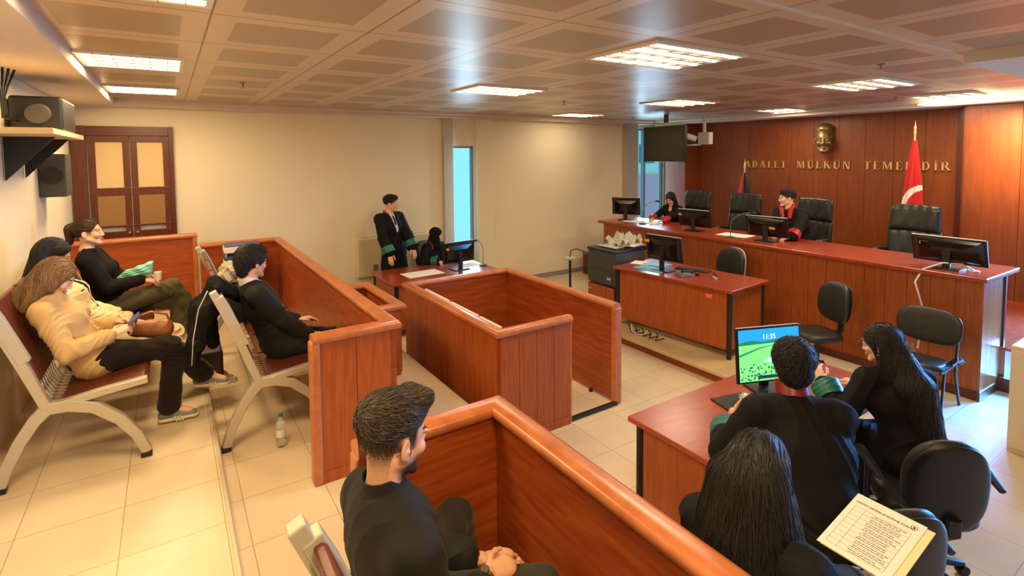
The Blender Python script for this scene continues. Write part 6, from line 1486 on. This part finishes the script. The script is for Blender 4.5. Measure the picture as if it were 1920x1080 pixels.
F = hair_field(P, [('e', (0, -.022, .052), (.080, .100, .084)), ('e', (0, .045, .085), (.058, .045, .038))], .0045, facecut=((0, .105, -.03), (.082, .072, .100)))
for q in (-1, 1): F.ell(P.HF[0] + P.HF[1] @ V_(q * .085, .012, -.035), (.03, .06, .058), P.HF[1], .01, True)
add_hair(P, F, HM['darkh'], 1200, .04, short_flow(P), .2, .006, .0014, 10, 5, jit=.3)
# P10 robed man at the near desk
P = Person('robed man with curly dark hair and wine red collar before the lit monitor', (2.50, 1.16, .60), (2.735, 1.47, 1.325), (.70, .71), look(36, -6), (2.68, 1.80, .85), (3.00, 1.60, .80), (2.75, 1.75, .09), (3.05, 1.45, .09), 1.06, False, h=.004, el=(-.5, .3, -.8), er=(.3, -.4, -1), shw=.19)
P.body({-1: ((.25, .05, .95), (-.7, .6, .2), [.2, .4, .9, 1.1], .4), 1: ((.7, .7, .0), (0, 0, 1), .6, .5)})
robe(P, 101, None, True, 'green', 'wine', .030, csz=(.070, .088), h=.005)
F = hair_field(P, [('e', (0, -.020, .052), (.088, .108, .090)), ('e', (0, -.07, -.01), (.066, .045, .06))], .004, facecut=((0, .105, -.04), (.078, .074, .104)))
for q in (-1, 1): F.ell(P.HF[0] + P.HF[1] @ V_(q * .088, .0, -.04), (.03, .05, .05), P.HF[1], .01, True)
add_hair(P, F, HM['blackh'], 5200, .045, short_flow(P, (0, 0, -.3)), .9, .014, .0012, 11, 7, jit=.6, fold=fold_fn(12, [(P.HF[0], .3)], .005, 0, 130))
# P11 robed woman with glasses
P = Person('robed woman with long wavy hair, hair clip and glasses at the nearest desk', (3.78, 1.24, .58), (3.76, 1.47, 1.235), (.62, .78), look(98, -12), (3.62, 1.74, .92), (4.02, 1.70, .82), (3.85, 1.70, .09), (4.08, 1.55, .09), 1.0, True, h=.004, el=(-.6, .1, -1), er=(.5, -.4, -1))
P.skin_ = 'c'; P.body({-1: ((.35, .55, .45), (-.6, .3, .5), [.5, .6, .8, .9], .7), 1: ((.2, .9, 0), (0, 0, 1), .5, .5)})
robe(P, 111, None, True, 'green', None, .022, h=.005)
lh = P.HF
F = hair_field(P, [CAP, ('e', (0, -.045, .02), (.086, .082, .085)), ('w', V_(3.77, 1.40, 1.20), V_(3.74, 1.27, 1.02), .070, .078, (P.lat, 1.1)), ('w', V_(3.74, 1.27, 1.02), V_(3.76, 1.20, .76), .078, .055, (P.lat, 1.3)), ('c', (-.062, -.015, -.01), (-.07, -.03, -.16), .028, .025)], .0045, facecut=((0, .098, -.03), (.058, .076, .095)))
F.ell(lh[0] + lh[1] @ V_(-.088, .0, -.02), (.03, .03, .038), lh[1], .01, True)
add_hair(P, F, HM['darkh'], 5200, .24, long_flow(P, 0, .8), .30, .012, .0013, 13, 12, jit=.22, fold=fold_fn(14, [(V_(3.75, 1.2, .9), .3)], .008, .001, 60))
b = B()
for q in (-1, 1):
    c0 = lh[0] + lh[1] @ V_(q * .033, .108, .0); tube(b, [tuple(c0 + lh[1] @ V_(.024 * math.cos(a), 0, .021 * math.sin(a))) for a in [2 * PI * k / 16 for k in range(17)]], .0018, 6)
    tube(b, [tuple(lh[0] + lh[1] @ V_(q * .057, .104, .004)), tuple(lh[0] + lh[1] @ V_(q * .078, .03, .006)), tuple(lh[0] + lh[1] @ V_(q * .080, -.015, .0))], .0018, 6)
tube(b, [tuple(lh[0] + lh[1] @ V_(-.010, .110, .004)), tuple(lh[0] + lh[1] @ V_(.010, .110, .004))], .0018, 6)
obj('eyeglasses', b, M['blackg'], P.root, smooth=True)
b = B(); c0 = lh[0] + lh[1] @ V_(.015, -.150, -.02)
for k in range(5):
    for q in (-1, 1): a = c0 + lh[1] @ V_(q * .012, 0, .02 - .011 * k); tube(b, [tuple(a), tuple(a + lh[1] @ V_(q * .012, -.012, 0)), tuple(a + lh[1] @ V_(q * .022, .004, -.003))], .0035, 6)
obj('hair_clip', b, mat('clip', rgb(150, 120, 100), .3), P.root, smooth=True)
b = B(); sphere(b, tuple(lh[0] + lh[1] @ V_(-.084, .0, -.050)), .006, 10); obj('earring', b, M['brass'], P.root, smooth=True)
o_ = B(); box(o_, (-.036, -.004, -.075), (.036, .004, .075)); o = obj('mobile_phone', o_, M['white'], bevel=.003); o.location = (3.63, 1.885, .99); o.rotation_euler = (-.5, .3, .2); tag(o, 'pale mobile phone held up by the robed woman with glasses', 'phone')
# P12 near woman
P = Person('nearest woman seen from behind with very long straight black hair and a dark robe', (1.46, .92, .90), (1.50, .905, 1.465), (1, .12), look(22, -30), (1.84, 1.00, .97), (1.88, .80, .98), (1.85, 1.0, .49), (1.85, .82, .49), .97, True, h=.004, el=(-.1, .6, -1), er=(-.1, -.7, -1))
P.body({-1: ((.9, -.2, .1), (0, 0, 1), .6, .5), 1: ((.8, -.35, .2), (0, -.3, 1), .7, .7)})
F = Field(.005); P.torso(F, .024, -.03); [P.sleeve(F, q, .024, .02, .9, .012) for q in (-1, 1)]
for q in (-1, 1): F.cone(P.hip[q], P.K[q], .11, .09, .05)
F.cone(P.pel, P.pel - V_(0, 0, .06), .13, .15, .05, (P.lat, 1.3)); P.add('robe', F, G['blk'], fold_fn(121, P.joints(), .009, .003, 40))
lh = P.HF
F = hair_field(P, [CAP, ('e', (0, -.05, .01), (.086, .078, .085)), ('w', P.Hc + V_(-.06, 0, -.02), P.Hc + V_(-.12, -.01, -.26), .088, .105, (P.lat, 1.3)), ('w', P.Hc + V_(-.12, -.01, -.26), P.Hc + V_(-.12, -.02, -.48), .10, .095, (P.lat, 1.6)),
                   ('w', P.Hc + V_(-.01, -.075, -.05), P.Hc + V_(-.0, -.13, -.36), .035, .06), ('w', P.Hc + V_(-.0, .075, -.05), P.Hc + V_(.0, .12, -.30), .035, .05)], .0045)
add_hair(P, F, HM['blackh'], 9000, .26, long_flow(P, 0.0, .9), .12, .008, .0010, 15, 13, jit=.12, fold=fold_fn(16, [(P.Hc + V_(-.1, 0, -.42), .20)], .014, .0012, 42))
t = thing('stool', 'stool under the nearest woman with black hair', 'stool', (1.50, .90, .40))
b = B(); lathe(b, [(0, .38), (.17, .38), (.18, .40), (.17, .43), (0, .43)], seg=24); obj('seat', b, M['blackfab'], t, smooth='auto')
for k in range(4):
    a = PI / 4 + k * PI / 2; b = B(); tube(b, [(.15 * math.cos(a), .15 * math.sin(a), .0), (.12 * math.cos(a), .12 * math.sin(a), .38)], .014, 8); obj('leg', b, M['black'], t, smooth='auto')
# black coat draped over the bench back
F = Field(.006); YA = V_(0, 1, 0)
F.cone((.26, 4.42, 1.50), (.19, 4.42, 1.34), .060, .080, .04, (YA, 2.4)); F.cone((.17, 4.40, 1.36), (.13, 4.32, 1.15), .076, .060, .04, (YA, 2.2)); F.cone((.12, 4.30, 1.15), (.10, 4.26, .98), .046, .024, .03, (YA, 1.8)); F.cone((.20, 4.5, 1.3), (.24, 4.50, 1.06), .065, .040, .03, (YA, 1.6))
F.cone((.26, 4.42, 1.52), (.36, 4.46, 1.44), .050, .045, .03, (YA, 3.0)); F.cone((.36, 4.55, 1.44), (.42, 4.62, 1.34), .042, .03, .03, (YA, 2.2))
me = F.mesh(fold_fn(33, [((.2, 4.35, 1.3), .5)], .014, .0, 46, True)); o = obj('draped_coat', me, G['blk']); tag(o, 'black coat draped over the bench back behind the man in the black suit', 'coat')
b = B(); tube(b, [(.20, 4.235, 1.52), (.14, 4.225, 1.40), (.10, 4.20, 1.2), (.085, 4.20, 1.02)], .004, 6); obj('coat_piping', b, M['lgrey'], o, smooth=True)
# bronze relief face on the wood wall
c, R, k = head_frame((9.755, 4.79, 2.68), look(200, -4), 0, 1.95)
F = Field(.007); skin_head(F, (c, R, k), False); F.ell(c + R @ (V_(0, -.01, .10) * k), V_(.072, .085, .05) * k, R, .01); F.cut((9.80, 0, 0), (1, 0, 0))
me = F.mesh(); o = obj('relief_portrait', me, M['bronze']); tag(o, 'bronze relief face mounted on the wood wall above the lettering', 'relief')
